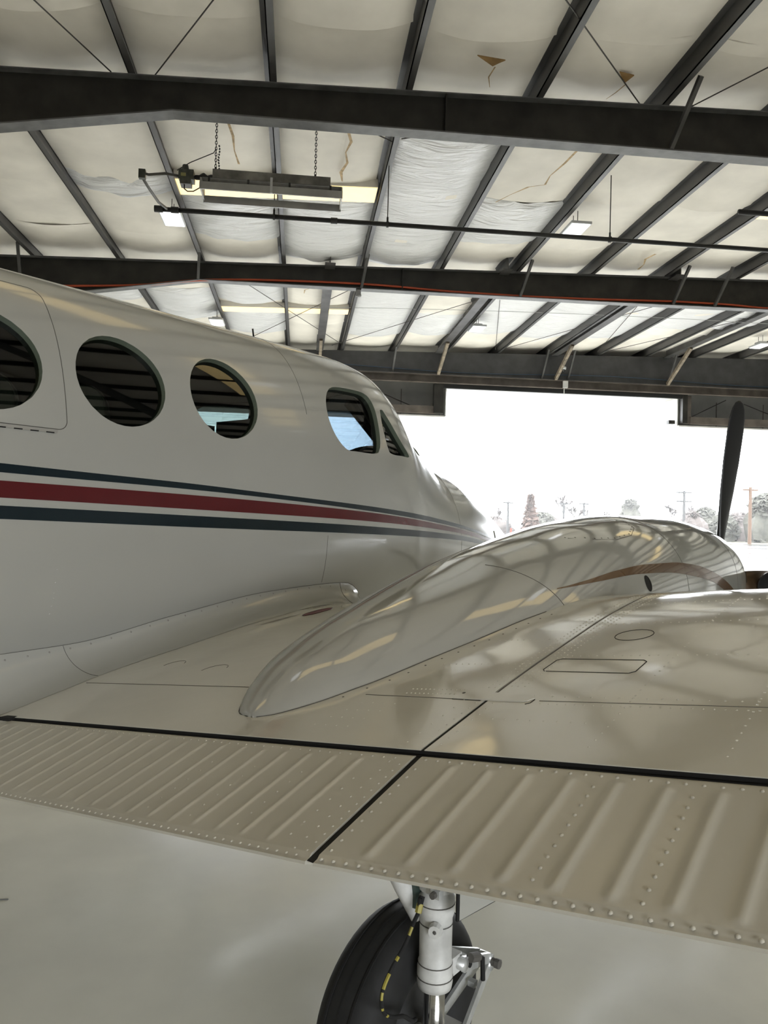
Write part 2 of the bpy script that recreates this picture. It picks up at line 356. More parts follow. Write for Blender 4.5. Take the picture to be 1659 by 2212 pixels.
# ---- main roof beams (tapered rafters) and the door header
def roof_beam(y, kink, zk, z_right, label, braces, stiff, th=.2):
    e = empty('roof_beam', (0, y, 0)); tag(e, label, 'beam')
    xs = [XL+.05, kink-1.9, kink, 6, 14, XR-.05]
    bot = [zk-.62-.12*(kink-1.9-XL-.05), zk-.31, zk, (zk+z_right)/2, z_right+.06, z_right-.2]
    poly = [(x, -.006, b) for x, b in zip(xs, bot)]+[(x, -.006, roof_z(x)-.012) for x in reversed(xs)]
    MB().prism(poly, (0, .012, 0)).build('web', steel, e, fix=True)
    mb = MB()
    for i in range(len(xs)-1): mb.prism([(xs[i], -th/2, bot[i]), (xs[i+1], -th/2, bot[i+1]), (xs[i+1], th/2, bot[i+1]), (xs[i], th/2, bot[i])], (0, 0, -.016))
    mb.build('bottom_flange', flange, e, fix=True)
    MB().prism([(xs[0], -th/2, roof_z(xs[0])-.014), (xs[-1], -th/2, roof_z(xs[-1])-.014), (xs[-1], th/2, roof_z(xs[-1])-.014), (xs[0], th/2, roof_z(xs[0])-.014)], (0, 0, .013)).build('top_flange', flange, e, fix=True)
    fb = lambda x: float(np.interp(x, xs, bot))
    for x in stiff: MB().box((x-.008, -th/2+.005, fb(x)), (x+.008, th/2-.005, roof_z(x)-.014)).build('stiffener', steel, e)
    for x in braces: MB().bar((x+.05, -.62, roof_z(x)+.06), (x-.03, -.1, fb(x)+.01), .05, .05).build('flange_brace', purl_m, e)
    return e
roof_beam(F1, -1.52, 6.275, 6.30, 'dark tapered steel roof beam with the tube heater chained behind it', (4.33,), (1.57,))
roof_beam(F2, -2.0, 6.29, 6.34, 'dark tapered steel roof beam with an orange cord along its web', (-5.2, -2.0, 1.12, 4.3, 7.5, 8.4), (1.9,))
e = roof_beam(2.6, -1.5, 6.28, 6.3, 'dark tapered steel roof beam nearest the back wall door', (), ())
hb = empty('header_beam', (0, F3, 0)); tag(hb, 'dark steel door header beam with brown channel along its lower edge', 'beam')
MB().prism([(XL+.05, -.01, 6.1), (XR-.05, -.01, 6.1), (XR-.05, -.01, roof_z(XR)-.02), (XL+.05, -.01, roof_z(XL)-.02)], (0, .02, 0)).build('web', mat('header_steel', (.05,.05,.052), .5, noise=.3, nscale=3), hb, fix=True)
MB().box((XL+.05, -.12, 6.1), (XR-.05, .12, 6.12)).build('bottom_flange', flange, hb)
mb = MB(); mb.box((XL+.05, -.02, 5.86), (XR-.05, 0, 6.1)); mb.box((XL+.05, -.14, 6.08), (XR-.05, 0, 6.1)); mb.box((XL+.05, -.14, 5.86), (XR-.05, 0, 5.88)); mb.build('door_channel', browns, hb)
MB().box((4.1, .02, 5.74), (11.6, .12, 5.86)).build('seal_strip', mat('black_rubber', (.012,.012,.012), .6), hb)
for x in (2.65, 7.15, 7.95, 11.1): MB().bar((x, -.5, roof_z(x)+.02), (x-.05, -.03, 6.13), .05, .04).build('flange_brace', purl_m, hb)
MB().tube([(-2+.5*i, -.05, 6.25+.05*math.sin(i*.35)) for i in range(36)], .009, 5).build('blue_cable', mat('blue_cable', (.03,.07,.13), .5), hb)

# orange cord along the second beam
cordp = [(-8,5.6),(-5.12,5.99),(-4.38,6.03),(-3.12,6.12),(-2.01,6.28),(-.88,6.35),(1.08,6.39),(3.1,6.34),(4.23,6.335),(5.47,6.35),(6.93,6.39),(7.72,6.41),(8.62,6.41),(9.52,6.38),(12,6.42)]
fz = pchip([p[0] for p in cordp], [p[1] for p in cordp])
co = MB().tube([(-8+.2*i, F2-.045, fz(-8+.2*i)) for i in range(100)], .022, 6).build('extension_cord', mat('orange_cord', (.52,.085,.03), .55), None, True)
tag(co, 'orange cord running along the lower edge of a dark roof beam', 'cord')

# ---- skylights: yellowed translucent roof panels
skm = mat('yellowed_fibreglass', (.8,.65,.35), .5, emit=(1.0,.74,.33), estr=SKYLIGHT, noise=.1, nscale=3)
def skylight(x0, x1, y0, y1):
    e = empty('skylight', (0, 0, 0)); e.parent = cl
    xs = [x0]+[p for p in PUR if x0+.1 < p < x1-.1]+[x1]
    for a, b in zip(xs[:-1], xs[1:]):
        MB().prism([(a+.02, y0, roof_z(a)+.07), (b-.02, y0, roof_z(b)+.07), (b-.02, y1, roof_z(b)+.07), (a+.02, y1, roof_z(a)+.07)], (0, 0, .008)).build('light_panel', skm, e, fix=True)
        MB().prism([(a+.015, y0-.015, roof_z(a)+.079), (b-.015, y0-.015, roof_z(b)+.079), (b-.015, y1+.015, roof_z(b)+.079), (a+.015, y1+.015, roof_z(a)+.079)], (0, 0, .2)).build('glow_blocker', liner, e, fix=True)  # added opaque box, keeps the panel's glow off the insulation above
skylight(-1.98, 1.07, 11.52, 12.05); skylight(-1.98, 1.07, 18.32, 18.72)
for yy in (5.0, -1.5):
    for k in (-3, 0, 3, 6): skylight(PUR[5+k]+.02, PUR[7+k]-.02, yy, yy+.75)
for k in (6, 9): skylight(PUR[5+k]+.02, PUR[7+k]-.02, 11.52, 12.05)

# ---- ceiling lamps
wh = mat('white_enamel', (.55,.56,.57), .4); lens = mat('lamp_lens', (.8,.8,.8), .4, emit=(.95,.98,1.0), estr=LAMP)
def make_lamp():
    e = empty('ceiling_lamp')
    mb = MB(); mb.box((-.17,-.30,-.06), (.17,.30,-.02)); mb.box((-.10,-.12,-.02), (.10,.12,.05)); mb.build('housing', wh, e)
    MB().box((-.15,-.28,-.072), (.15,.28,-.06)).build('lens', lens, e)
    for s in (-1, 1): MB().tube([(0, s*.1, .05), (0, s*.1, .22)], .006, 6).build('hanger', rod, e)
    return e
lp = make_lamp(); first = True
for x, y, lab in [(-2.12,12.45,'white ceiling lamp by the left end of the gas pipe'),(4.42,12.25,'white ceiling lamp under the purlin right of the hanging gas pipe rod'),(4.33,18.9,'white ceiling lamp beyond the orange cord beam, beside an outrigger beam'),(-2.1,18.9,'white ceiling lamp above the airplane cabin roof'),(12.6,20.0,'white ceiling lamp near the right hand end of the door header'),(10.9,12.4,'white ceiling lamp out towards the right hand wall'),
    (-2.1,5.6,'ceiling lamp overhead'),(4.4,5.6,'ceiling lamp overhead'),(10.9,5.6,'ceiling lamp overhead'),(-2.1,-1,'ceiling lamp overhead'),(4.4,-1,'ceiling lamp overhead'),(10.9,-1,'ceiling lamp overhead'),(17,5.6,'ceiling lamp overhead'),(17,-1,'ceiling lamp overhead'),(-7,5.6,'ceiling lamp overhead'),(-7,-1,'ceiling lamp overhead')]:  # the overhead rows are unseen lamps, added for interior light
    o = lp if first else copy_tree(lp); first = False
    o.location = (x, y, roof_z(x)-.1)
    if 'overhead' in lab: lab = 'unseen white ceiling lamp added for light between the back wall and the first roof beams'
    tag(o, lab, 'lamp', 'ceiling lamps under the purlins')

# ---- gas pipe with hangers
gp = empty('gas_pipe', (-2.0, 10.62, 5.9)); tag(gp, 'long black gas pipe hung level on rods below the purlins', 'pipe')
blk = mat('black_iron', (.02,.02,.02), .5)
MB().tube([(0,0,0),(13.5,0,0)], .032, 12).build('pipe', blk, gp, True)
MB().tube([(-.05,0,0),(.06,0,0)], .045, 12).build('end_cap', blk, gp); MB().tube([(.17,0,0),(.27,0,0)], .043, 12).build('coupling', blk, gp); MB().tube([(2.33,0,0),(2.42,0,0)], .042, 12).build('coupling', blk, gp)
MB().tube([(8.8,0,0),(8.9,0,0)], .042, 12).build('coupling', blk, gp)
for dx in (1.55, 3.12, 6.35, 9.5):
    zt = roof_z(-2+dx)-5.9
    h_ = MB().tube([(dx,0,.05),(dx,0,zt+.02)], .007, 6).build('hanger_rod', blk, gp)
    MB().lathe((dx,0,0), (1,0,0), [(.036,-.015),(.044,-.015),(.044,.015),(.036,.015)], 14, True).build('clevis', blk, h_)
    MB().tube([(dx,0,.035),(dx,0,.1)], .014, 6).build('nut', blk, h_)
g2 = MB().tube([(5.9,9.9,6.0),(12,9.9,6.0)], .035, 10).build('gas_pipe', blk, None, True); tag(g2, 'short length of black pipe beyond the far end of the right hand purlins', 'pipe')
g2.location = (-.02, .0, .12)

# ---- gas tube heater on chains
ht = empty('tube_heater', (-.44, 9.62, 5.9)); tag(ht, 'grey gas infrared heater hanging on two chains under the roof beam', 'heater')
galv = mat('stained_galvanised', (.27,.26,.235), .55, .3, noise=.5, nscale=5); refl = mat('reflector_grey', (.36,.36,.35), .45, .2, noise=.2, nscale=4)
MB().box((-.72,-.1,-.02), (.72,.1,.11)).build('burner_housing', galv, ht)
mb = MB(); mb.prism([(-.84,-.16,-.03),(-.84,.17,-.03),(-.84,.1,.0),(-.84,-.1,.0)], (1.70,0,0)); mb.build('hood', mat('hood_dark', (.06,.055,.045), .6, noise=.5, nscale=12), ht, fix=True)
mb = MB()
for s in (-.86, .85): MB().prism([(s,-.16,-.03),(s,.17,-.03),(s,.21,-.17),(s,-.2,-.17)], (.018,0,0)).build('end_plate', refl, ht, fix=True)
MB().bar((-.86,-.2,-.145), (.868,-.2,-.145), .02, .09).build('reflector_side', refl, ht)
MB().bar((-.86,.21,-.145), (.868,.21,-.145), .02, .09).build('reflector_side', refl, ht)
MB().bar((0,-.215,.0), (0,-.215,-.19), .03, .01).build('centre_strap', wh, ht)
for x in (-.75, -.28, .22, .72): MB().bar((x,-.17,-.03), (x,-.18,-.11), .025, .02).build('bracket', blk, ht)
MB().tube([(-.84,0,-.075),(.84,0,-.075)], .03, 10).build('ceramic_tube', mat('ceramic_tube', (.5,.4,.25), .7), ht, True)
for x in (-.69, .53):
    mb = MB(); z = .13
    k = 0
    while z < roof_z(-.44+x)-5.9-.05:
        ax = (.012,0,0) if k % 2 else (0,.012,0)
        ring = []
        for q in range(9):
            a = 2*math.pi*q/8; ring.append((x+ax[0]*math.cos(a), -.05+ax[1]*math.cos(a), z+.024*math.sin(a)))
        mb.tube(ring, .0045, 4, False); z += .036; k += 1
    mb.build('chain', blk, ht); MB().tube([(x,-.05,.105),(x,-.05,.15)], .014, 6).build('chain_eye', blk, ht)
mb = MB(); k = 0
for q in range(9): mb.tube([(-.655+.01*math.sin(q),-.06,.42-.035*q),(-.65,-.06,.40-.035*q)], .01, 5)
mb.build('chain_slack', blk, ht)
vm = mat('valve_body', (.07,.075,.06), .5, noise=.4, nscale=14); yel = mat('olive_label', (.32,.30,.12), .6)
vb = MB().box((-1.13,-.08,-.03), (-.95,.08,.09)).build('gas_valve', vm, ht); MB().box((-1.11,-.085,-.09), (-.98,.06,-.03)).build('regulator', vm, vb); MB().box((-1.1,-.09,.0), (-1.04,-.081,.04)).build('valve_label', yel, vb); MB().tube([(-1.06,0,.09),(-1.06,0,.17)], [.05,.035], 10).build('valve_cap', vm, vb)
MB().lathe((-.95,0,.03), (1,0,0), [(.02,0),(.03,.02),(.03,.06),(.055,.10),(.06,.12),(.03,.16),(.045,.2),(.045,.24)], 14).build('venturi', blk, ht, True)
MB().tube([(-1.06,-.05,-.09),(-1.06,-.05,-.14),(-1.02,-.05,-.17),(-.95,-.05,-.165),(-.88,-.05,-.12),(-.82,-.05,-.05)], .008, 6).build('lead_wire', blk, ht)
MB().tube([(-1.16,0,.1),(-1.0,-.02,.2),(-.85,-.03,.27),(-.72,-.04,.33),(-.69,-.05,.38)], .006, 5).build('cable', blk, ht)
MB().tube([(-1.13,0,.03),(-1.3,0,.05),(-1.5,.02,.03),(-1.57,.03,.05),(-1.58,.05,0),(-1.55,.3,-.02),(-1.50,.7,-.03),(-1.44,.98,.0),(-1.43,1.0,-.0)], .018, 8).build('gas_connector', mat('flex_connector', (.1,.095,.085), .5), ht, True)
MB().box((-1.62,.0,-.02), (-1.54,.06,.09)).build('shutoff_cock', vm, ht)

# ---- small devices
sc_ = empty('security_camera', (7.72, F3-.12, 6.44)); tag(sc_, 'small white dome security camera on a knee brace', 'camera')
MB().lathe((0,0,0), (0,0,1), [(.0,.06),(.09,.06),(.095,.02),(.085,-.02),(.0,-.02)], 18).build('base', wh, sc_, True); MB().lathe((0,0,-.02), (0,0,-1), [(.07,0),(.066,.03),(.045,.06),(0,.07)], 18).build('dome', mat('smoked_dome', (.02,.02,.02), .1), sc_, True)
jb = empty('junction_box', (7.78, F3-.17, 5.97)); tag(jb, 'small pale junction box with cable on the door channel', 'box')
MB().box((-.07,-.05,-.1), (.07,.03,.1)).build('box_body', wp, jb); MB().tube([(-.03,0,-.1),(-.03,.0,-.3)], .012, 6).build('conduit', wp, jb)
ms = empty('motion_sensor', (1.04, F2-.05, 6.2)); tag(ms, 'small grey motion sensor below the orange cord beam', 'sensor')
MB().lathe((0,0,0), (0,0,-1), [(.05,-.06),(.05,.02),(.06,.03),(.055,.06),(0,.07)], 16).build('sensor_body', mat('sensor_grey', (.3,.3,.3), .5), ms, True); MB().box((-.05,-.05,.06),(.05,.05,.09)).build('bracket', blk, ms)
# ================================================================== AIRPLANE (own axes, parented to one Empty)
AIR_A = HEAD+R(38)
ap = empty('airplane', (-2.46914, 2.40953, 0), -AIR_A)
tag(ap, 'white twin-engine propeller airplane with red and navy stripes parked in the hangar', 'airplane')
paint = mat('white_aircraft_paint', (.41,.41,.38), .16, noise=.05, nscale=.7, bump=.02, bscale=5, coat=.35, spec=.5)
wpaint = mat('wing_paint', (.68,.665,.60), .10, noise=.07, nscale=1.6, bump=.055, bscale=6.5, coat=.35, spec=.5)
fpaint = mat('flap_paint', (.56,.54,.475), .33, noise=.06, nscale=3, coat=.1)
navy = mat('navy_stripe', (.005,.014,.020), .22, coat=.1); red = mat('red_stripe', (.10,.008,.011), .22, coat=.1, noise=.1, nscale=2); brown = mat('bronze_swoosh', (.13,.07,.03), .2, coat=.4)
seamm = mat('seam_dark', (.10,.095,.085), .8); gapm = mat('gap_black', (.006,.006,.006), .8)
tint = glass('tinted_cabin_glass', (.15,.18,.155)); clear = glass('cockpit_glass', (.20,.24,.27))
lining = mat('cabin_lining', (.05,.05,.045), .8); rimm = mat('window_rim', (.13,.16,.12), .4)
def fd_normal(Pf, u, v, e=1e-3):
    a = Vector(Pf(u+e, v))-Vector(Pf(u-e, v)); b = Vector(Pf(u, v+e))-Vector(Pf(u, v-e)); return b.cross(a)
def clip_grid(Pf, us, vs, g, outward, off=0.0, want_inside=False):
    """quads of the surface Pf(u,v) where g>0 (or g<=0), cut exactly along g=0; returns verts, normals, faces, rim edges"""
    sgn = -1 if want_inside else 1
    V, N, F, E = [], [], [], []; cid, eid = {}, {}
    pts = [[Pf(u, v) for v in vs] for u in us]; val = [[sgn*g(p) for p in r_] for r_ in pts]
    def put(u, v):
        p = Vector(Pf(u, v)); n = fd_normal(Pf, u, v)
        if n.length < 1e-12: n = Vector(outward(p))
        n.normalize()
        if n.dot(Vector(outward(p))) < 0: n = -n
        V.append(tuple(p+n*off)); N.append(n); return len(V)-1
    def corner(i, j):
        if (i, j) not in cid: cid[(i, j)] = put(us[i], vs[j])
        return cid[(i, j)]
    def cut(a, b):
        key = (min(a, b), max(a, b))
        if key not in eid:
            ua, va, ub, vb = us[a[0]], vs[a[1]], us[b[0]], vs[b[1]]; fa = val[a[0]][a[1]] > 0; lo, hi = 0., 1.
            for _ in range(14):
                t = (lo+hi)/2; f_ = sgn*g(Pf(ua+(ub-ua)*t, va+(vb-va)*t)) > 0
                if f_ == fa: lo = t
                else: hi = t
            t = (lo+hi)/2; eid[key] = put(ua+(ub-ua)*t, va+(vb-va)*t)
        return eid[key]
    for i in range(len(us)-1):
        for j in range(len(vs)-1):
            q = [(i,j),(i+1,j),(i+1,j+1),(i,j+1)]; s = [val[a][b] > 0 for a, b in q]
            if not any(s): continue
            if all(s): F.append([corner(*c) for c in q]); continue
            poly = []; cuts = []
            for k in range(4):
                a, b = q[k], q[(k+1) % 4]
                if s[k]: poly.append(corner(*a))
                if s[k] != s[(k+1) % 4]: c = cut(a, b); poly.append(c); cuts.append(c)
            if len(poly) >= 3: F.append(poly)
            if len(cuts) == 2: E.append((cuts[0], cuts[1]))
    for f in F:
        if len(f) >= 3:
            a, b, c = Vector(V[f[0]]), Vector(V[f[1]]), Vector(V[f[2]])
            if (b-a).cross(c-a).dot(N[f[0]]) < 0: f.reverse()
    return V, N, F, E
def poly_sdf(poly):
    P_ = np.array(poly); Q_ = np.roll(P_, -1, 0); D_ = Q_-P_; L_ = (D_**2).sum(1)
    def f(y, z):
        w_ = np.array((y, z))-P_; t = np.clip((w_*D_).sum(1)/L_, 0, 1); d = np.sqrt((((w_-D_*t[:, None]))**2).sum(1).min())
        ins = ((P_[:, 1] > z) != (Q_[:, 1] > z)) & (y < D_[:, 0]*(z-P_[:, 1])/np.where(D_[:, 1] == 0, 1e-9, D_[:, 1])+P_[:, 0])
        return -d if ins.sum() % 2 else d
    return f
def smooth_poly(pts, n=4):
    out = []; N_ = len(pts)
    for i in range(N_):
        p0, p1, p2, p3 = [np.array(pts[(i+k-1) % N_], float) for k in range(4)]
        for t in np.arange(n)/n:
            out.append(tuple(.5*((2*p1)+(-p0+p2)*t+(2*p0-5*p1+4*p2-p3)*t*t+(-p0+3*p1-3*p2+p3)*t**3)))
    return out
# --- windows, as shapes in the side view (Y, Z)
def round_win(cy, cz, ry, rz_): return lambda p: (math.sqrt(((p[1]-cy)/ry)**2+((p[2]-cz)/rz_)**2)-1)*min(ry, rz_) if p[0] > 0 else 1.0
def round_win_l(cy, cz, ry, rz_): return lambda p: (math.sqrt(((p[1]-cy)/ry)**2+((p[2]-cz)/rz_)**2)-1)*min(ry, rz_) if p[0] < 0 else 1.0
ckp = poly_sdf(smooth_poly([(3.086,2.389),(3.136,2.463),(3.218,2.501),(3.412,2.515),(3.535,2.508),(3.578,2.448),(3.565,2.318),(3.537,2.19),(3.482,2.144),(3.284,2.139),(3.19,2.144),(3.111,2.212),(3.077,2.298)]))
wsp = poly_sdf(smooth_poly([(3.666,2.445),(3.63,2.38),(3.614,2.30),(3.633,2.18),(3.683,2.157),(3.80,2.158),(3.925,2.163),(3.86,2.225),(3.798,2.289),(3.721,2.39)]))
def ck_r(p): return ckp(p[1], p[2]) if p[0] > 0 and 2.9 < p[1] < 3.75 else 1.0
def ck_l(p): return ckp(p[1], p[2]) if p[0] < 0 and 2.9 < p[1] < 3.75 else 1.0
def ws_r(p): return wsp(p[1], p[2]) if p[0] > 0 and 3.4 < p[1] < 4.1 else 1.0
def ws_l(p): return wsp(p[1], p[2]) if p[0] < 0 and 3.4 < p[1] < 4.1 else 1.0
def front_pane(side):
    def f(p):
        if not 3.8 < p[1] < 4.8 or p[2] < 1.9: return 1.0
        x = side*p[0]; return max(4.04-p[1]+.2*max(0, x-.2), p[1]-4.52+.55*x, .035-x, x-.47, 2.2-p[2])
    return f
WIN = [('cabin_window', round_win(1.262,2.30,.203,.19), tint, .72, 1.5), ('cabin_window', round_win(1.806,2.30,.205,.19), tint, 1.55, 2.06), ('cabin_window', round_win(2.348,2.305,.198,.19), tint, 2.1, 2.6),
       ('cockpit_side_window', ck_r, clear, 3.0, 3.65), ('windshield_corner_pane', ws_r, clear, 3.55, 4.0), ('windshield', front_pane(1), clear, 3.95, 4.6)]
WINL = [('cabin_window', round_win_l(1.262,2.30,.203,.19), tint, .72, 1.5), ('cabin_window', round_win_l(1.806,2.30,.205,.19), tint, 1.55, 2.06), ('cabin_window', round_win_l(2.348,2.305,.198,.19), tint, 2.1, 2.6),
       ('cockpit_side_window', ck_l, clear, 3.0, 3.65), ('windshield_corner_pane', ws_l, clear, 3.55, 4.0), ('windshield', front_pane(-1), clear, 3.95, 4.6)]
ALLG = [(w[1], w[3]-.1, w[4]+.1) for w in WIN+WINL]
def g_all(p):
    m_ = 1.0
    for g_, a, b in ALLG:
        if a < p[1] < b and p[2] > 2.0: m_ = min(m_, g_(p))
    return m_
fus_out = lambda p: (p[0], 0 if p[1] < 6.2 else .2, p[2]-FUS[2](p[1]))
us = [-5.2+.16*i for i in range(36)]; us = [u for u in us if u < .5]+[.5+.035*i for i in range(118)]; us = [u for u in us if u < 4.62]+[4.62+.05*i for i in range(30)]+[6.15,6.19,6.22,6.245,6.262,6.27]
vs = [-math.pi/2+2*math.pi*k/168 for k in range(169)]
def skin_obj(name, V, N, F, material, parent):
    mb = MB(); mb.v = V; mb.f = [tuple(f) for f in F]
    return mb.build(name, material, parent, True, normals=N)
V, N, F, E = clip_grid(fus_pt, us, vs, g_all, fus_out)
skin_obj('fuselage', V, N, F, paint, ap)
usc = [-3+.2*i for i in range(18)]+[.6+.06*i for i in range(68)]; vsc = [-math.pi/2+2*math.pi*k/72 for k in range(73)]
V, N, F, E = clip_grid(fus_pt, usc, vsc, lambda p: g_all(p)-.012, fus_out, off=-.05)
skin_obj('cabin_lining', V, [-n for n in N], [f[::-1] for f in F], lining, ap)
for lst, va, vb in ((WIN, .05, 1.5), (WINL, math.pi-1.5, math.pi-.05)):
    for nm, g_, gm, ya, yb in lst:
        uu = list(np.linspace(ya, yb, 26)); vv = list(np.linspace(va, vb, 60))
        V, N, F, E = clip_grid(fus_pt, uu, vv, g_, fus_out, off=-.026, want_inside=True)
        if not F: continue
        w_ = skin_obj(nm, V, N, F, gm, ap)
        mb = MB()
        for a, b in E:
            A_, B_, na, nb_ = Vector(V[a]), Vector(V[b]), N[a], N[b]
            mb.add([A_+na*.0262, B_+nb_*.0262, B_-nb_*.024, A_-na*.024], [(0,1,2,3)])
        mb.build('window_rim', rimm, w_)
# cockpit interior
MB().box((-.5,3.72,1.75), (.5,4.1,2.03)).build('instrument_panel', mat('panel_black', (.015,.015,.017), .6), ap)
for x in (-.28, .28):
    st_ = MB().box((x-.2,2.78,1.6), (x+.2,2.9,2.28)).build('cockpit_seat', mat('seat_grey', (.05,.05,.055), .8), ap)
MB().bar((.02,3.95,2.55), (.02,4.5,2.18), .035, .03).build('windshield_post', lining, ap)
MB().bar((.22,4.08,2.4), (.3,4.46,2.12), .02, .02).build('windshield_wiper', gapm, ap)

# --- painted stripes
def strip(name, rows_top, rows_bot, sidef, y0, y1, material, n=120, k=5, off=.0012, side=None):
    ft = pchip(*zip(*rows_top)); fb = pchip(*zip(*rows_bot)); rows = []
    for i in range(n+1):
        y = y0+(y1-y0)*i/n; a, b = fb(y), ft(y); rows.append([sidef(y, a+(b-a)*j/k, off) for j in range(k+1)])
    return MB().grid(rows).build(name, material, ap, True)
S1T = [(-4.5,2.1),(0,1.965),(1.292,1.922),(1.65,1.91),(2.085,1.896),(2.64,1.87),(3.4,1.835),(3.94,1.804),(4.7,1.737),(5.445,1.637),(6.05,1.53)]
S1B = [(-4.5,2.06),(0,1.93),(1.292,1.89),(2.086,1.87),(3.4,1.808),(4.7,1.714),(5.45,1.62),(6.05,1.522)]
RT = [(-4.5,2.02),(0,1.885),(1.293,1.861),(2.086,1.846),(3.4,1.80),(4.7,1.704),(5.45,1.612),(6.05,1.515)]
RB = [(-4.5,1.95),(0,1.825),(1.295,1.801),(2.088,1.784),(3.4,1.75),(4.69,1.678),(5.45,1.592),(6.05,1.50)]
BT = [(-4.5,1.92),(0,1.797),(1.295,1.773),(2.088,1.756),(3.4,1.721),(4.69,1.661),(5.45,1.578),(6.05,1.49)]
BB = [(-4.5,1.86),(0,1.75),(1.297,1.726),(2.09,1.706),(3.4,1.677),(4.69,1.628),(5.45,1.552),(6.05,1.475)]
for t_, b_, mm, nm in ((S1T,S1B,navy,'navy_stripe'),(RT,RB,red,'red_stripe'),(BT,BB,navy,'navy_stripe')):
    strip(nm, t_, b_, lambda y, z, o: fus_side(y, z, o), -4.5, 6.03, mm)
    strip(nm, t_, b_, lambda y, z, o: fus_side(y, z, o, -1), -4.5, 6.03, mm)
# --- skin seams, doors
def seam(name, pts, r=.0016, material=None, parent=None): return MB().tube(pts, r, 5).build(name, material or seamm, parent or ap)
def zline(y, z0, z1, n=24): return [fus_side(y, z0+(z1-z0)*i/n, .0) for i in range(n+1)]
ex = [fus_side(1.545, z) for z in np.linspace(2.62, 2.10, 22)]+[fus_side(1.545-.035*(1-math.cos(a)), 2.10-.035*math.sin(a)) for a in np.linspace(.2, 1.57, 6)]+[fus_side(y, 2.065) for y in np.linspace(1.5, .93, 8)]
ex = [fus_side(y, 2.64) for y in np.linspace(1.0, 1.5, 8)]+[fus_side(1.545-.045*(1-math.sin(a)), 2.595+.045*math.cos(a)) for a in np.linspace(.1, 1.5, 6)]+ex[1:]
seam('exit_hatch_seam', ex)
hg = MB().grid([[fus_side(y, 2.050, .003), fus_side(y, 2.062, .004)] for y in np.linspace(1.505, .95, 12)]).build('exit_hinge', mat('hinge_grey', (.35,.34,.31), .4), ap)
for i in range(9): MB().bar(fus_side(1.49-.06*i, 2.0505, .004), fus_side(1.46-.06*i, 2.0505, .004), .004, .004).build('hinge_knuckle', gapm, hg)
for y, z0, z1 in ((2.9,2.74,2.30),(3.02,1.67,1.42),(4.66,2.18,1.3),(5.46,1.55,1.4)): seam('skin_seam', zline(y, z0, z1), .0013)
seam('nose_door_edge', [fus_side(5.46, z, .002) for z in np.linspace(1.7, 1.45, 10)], .005, paint)
mb = MB(); mb.prism([(-.012,0,0),(-.012,-.28,0),(-.012,-.06,.05),(-.012,-.0,.045)], (.024,0,0)); ant = mb.build('blade_antenna', paint, ap, fix=True); ant.location = (0, 2.72, 2.782)
MB().tube([(0,3.12,2.78),(0,3.1,2.88)], .005, 6).build('whip_antenna', gapm, ap)
# rivets along a few frames of the fuselage
mb = MB()
for z in (1.37,1.40,1.43,1.45,1.49,1.54): mb.dome(fus_side(1.52, z), (1,0,0), .004, .0012)
for z in np.arange(1.44, 1.66, .03):
    mb.dome(fus_side(3.05, z), (1,0,0), .0025, .0008); mb.dome(fus_side(4.69, z), (1,0,0), .0025, .0008)
tag(mb.build('rivets', paint, ap, True), kind='stuff')

# --- wings
def lower_z(s): return float(np.interp(s, [0,.3,1,1.5,1.75,1.84,1.87], [-.12,-.14,-.15,-.12,-.05,.0,.05]))
def wing_loop(x):
    k = chord_k(x); ss = [0,.03,.08,.14,.2,.24,.28,.317,.36]+list(np.arange(.42, 1.5, .08))+[1.52,1.58,1.63,1.68,1.72,1.76,1.79,1.82,1.845,1.86,1.87]
    up_ = [(x, HY+s*k, hinge_z(x)+WPROF(s)*k) for s in ss]
    lo_ = [(x, HY+s*k, hinge_z(x)+lower_z(s)*k) for s in [1.86,1.84,1.78,1.68,1.5,1.2,.9,.6,.3,.0]]
    return up_+lo_
def wing_body(name, xs):
    rows = [wing_loop(x) for x in xs]; mb = MB().grid(rows, True); n = len(rows[0])
    mb.f.append(tuple(range(n))); mb.f.append(tuple((len(xs)-1)*n+i for i in range(n-1, -1, -1)))
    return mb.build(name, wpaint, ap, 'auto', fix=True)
wi = wing_body('inner_wing', list(np.linspace(.45, 2.5445, 30))); wo = wing_body('outer_wing', list(np.linspace(2.5545, 7.4, 50)))
def wnorm(x, y):
    e_ = .01; return Vector((-(wing_z(x+e_, y)-wing_z(x-e_, y))/(2*e_), -(wing_z(x, y+e_)-wing_z(x, y-e_))/(2*e_), 1)).normalized()
def wp_(x, y, o=0.0): n = wnorm(x, y); p = Vector((x, y, wing_z(x, y)))+n*o; return tuple(p)
MB().grid([[(2.5435, y, wing_z(2.5435, y)-.0025), (2.5555, y, wing_z(2.5555, y)-.0025)] for y in np.linspace(HY+.001, 1.56, 8)]).build('joint_gap_shade', gapm, wi)  # black strip paints the shade inside the wing joint gap
MB().grid([[(2.5435, y, wing_z(2.5435, y)-.0004), (2.5492, y, wing_z(2.55, y)-.0004), (2.5495, y, wing_z(2.55, y)-.003), (2.5515, y, wing_z(2.55, y)-.003), (2.5518, y, wing_z(2.55, y)-.0004), (2.5555, y, wing_z(2.5555, y)-.0004)] for y in np.linspace(1.60, 3.05, 40)]).build('joint_filler', mat('joint_filler', (.22,.21,.19), .5), wi)
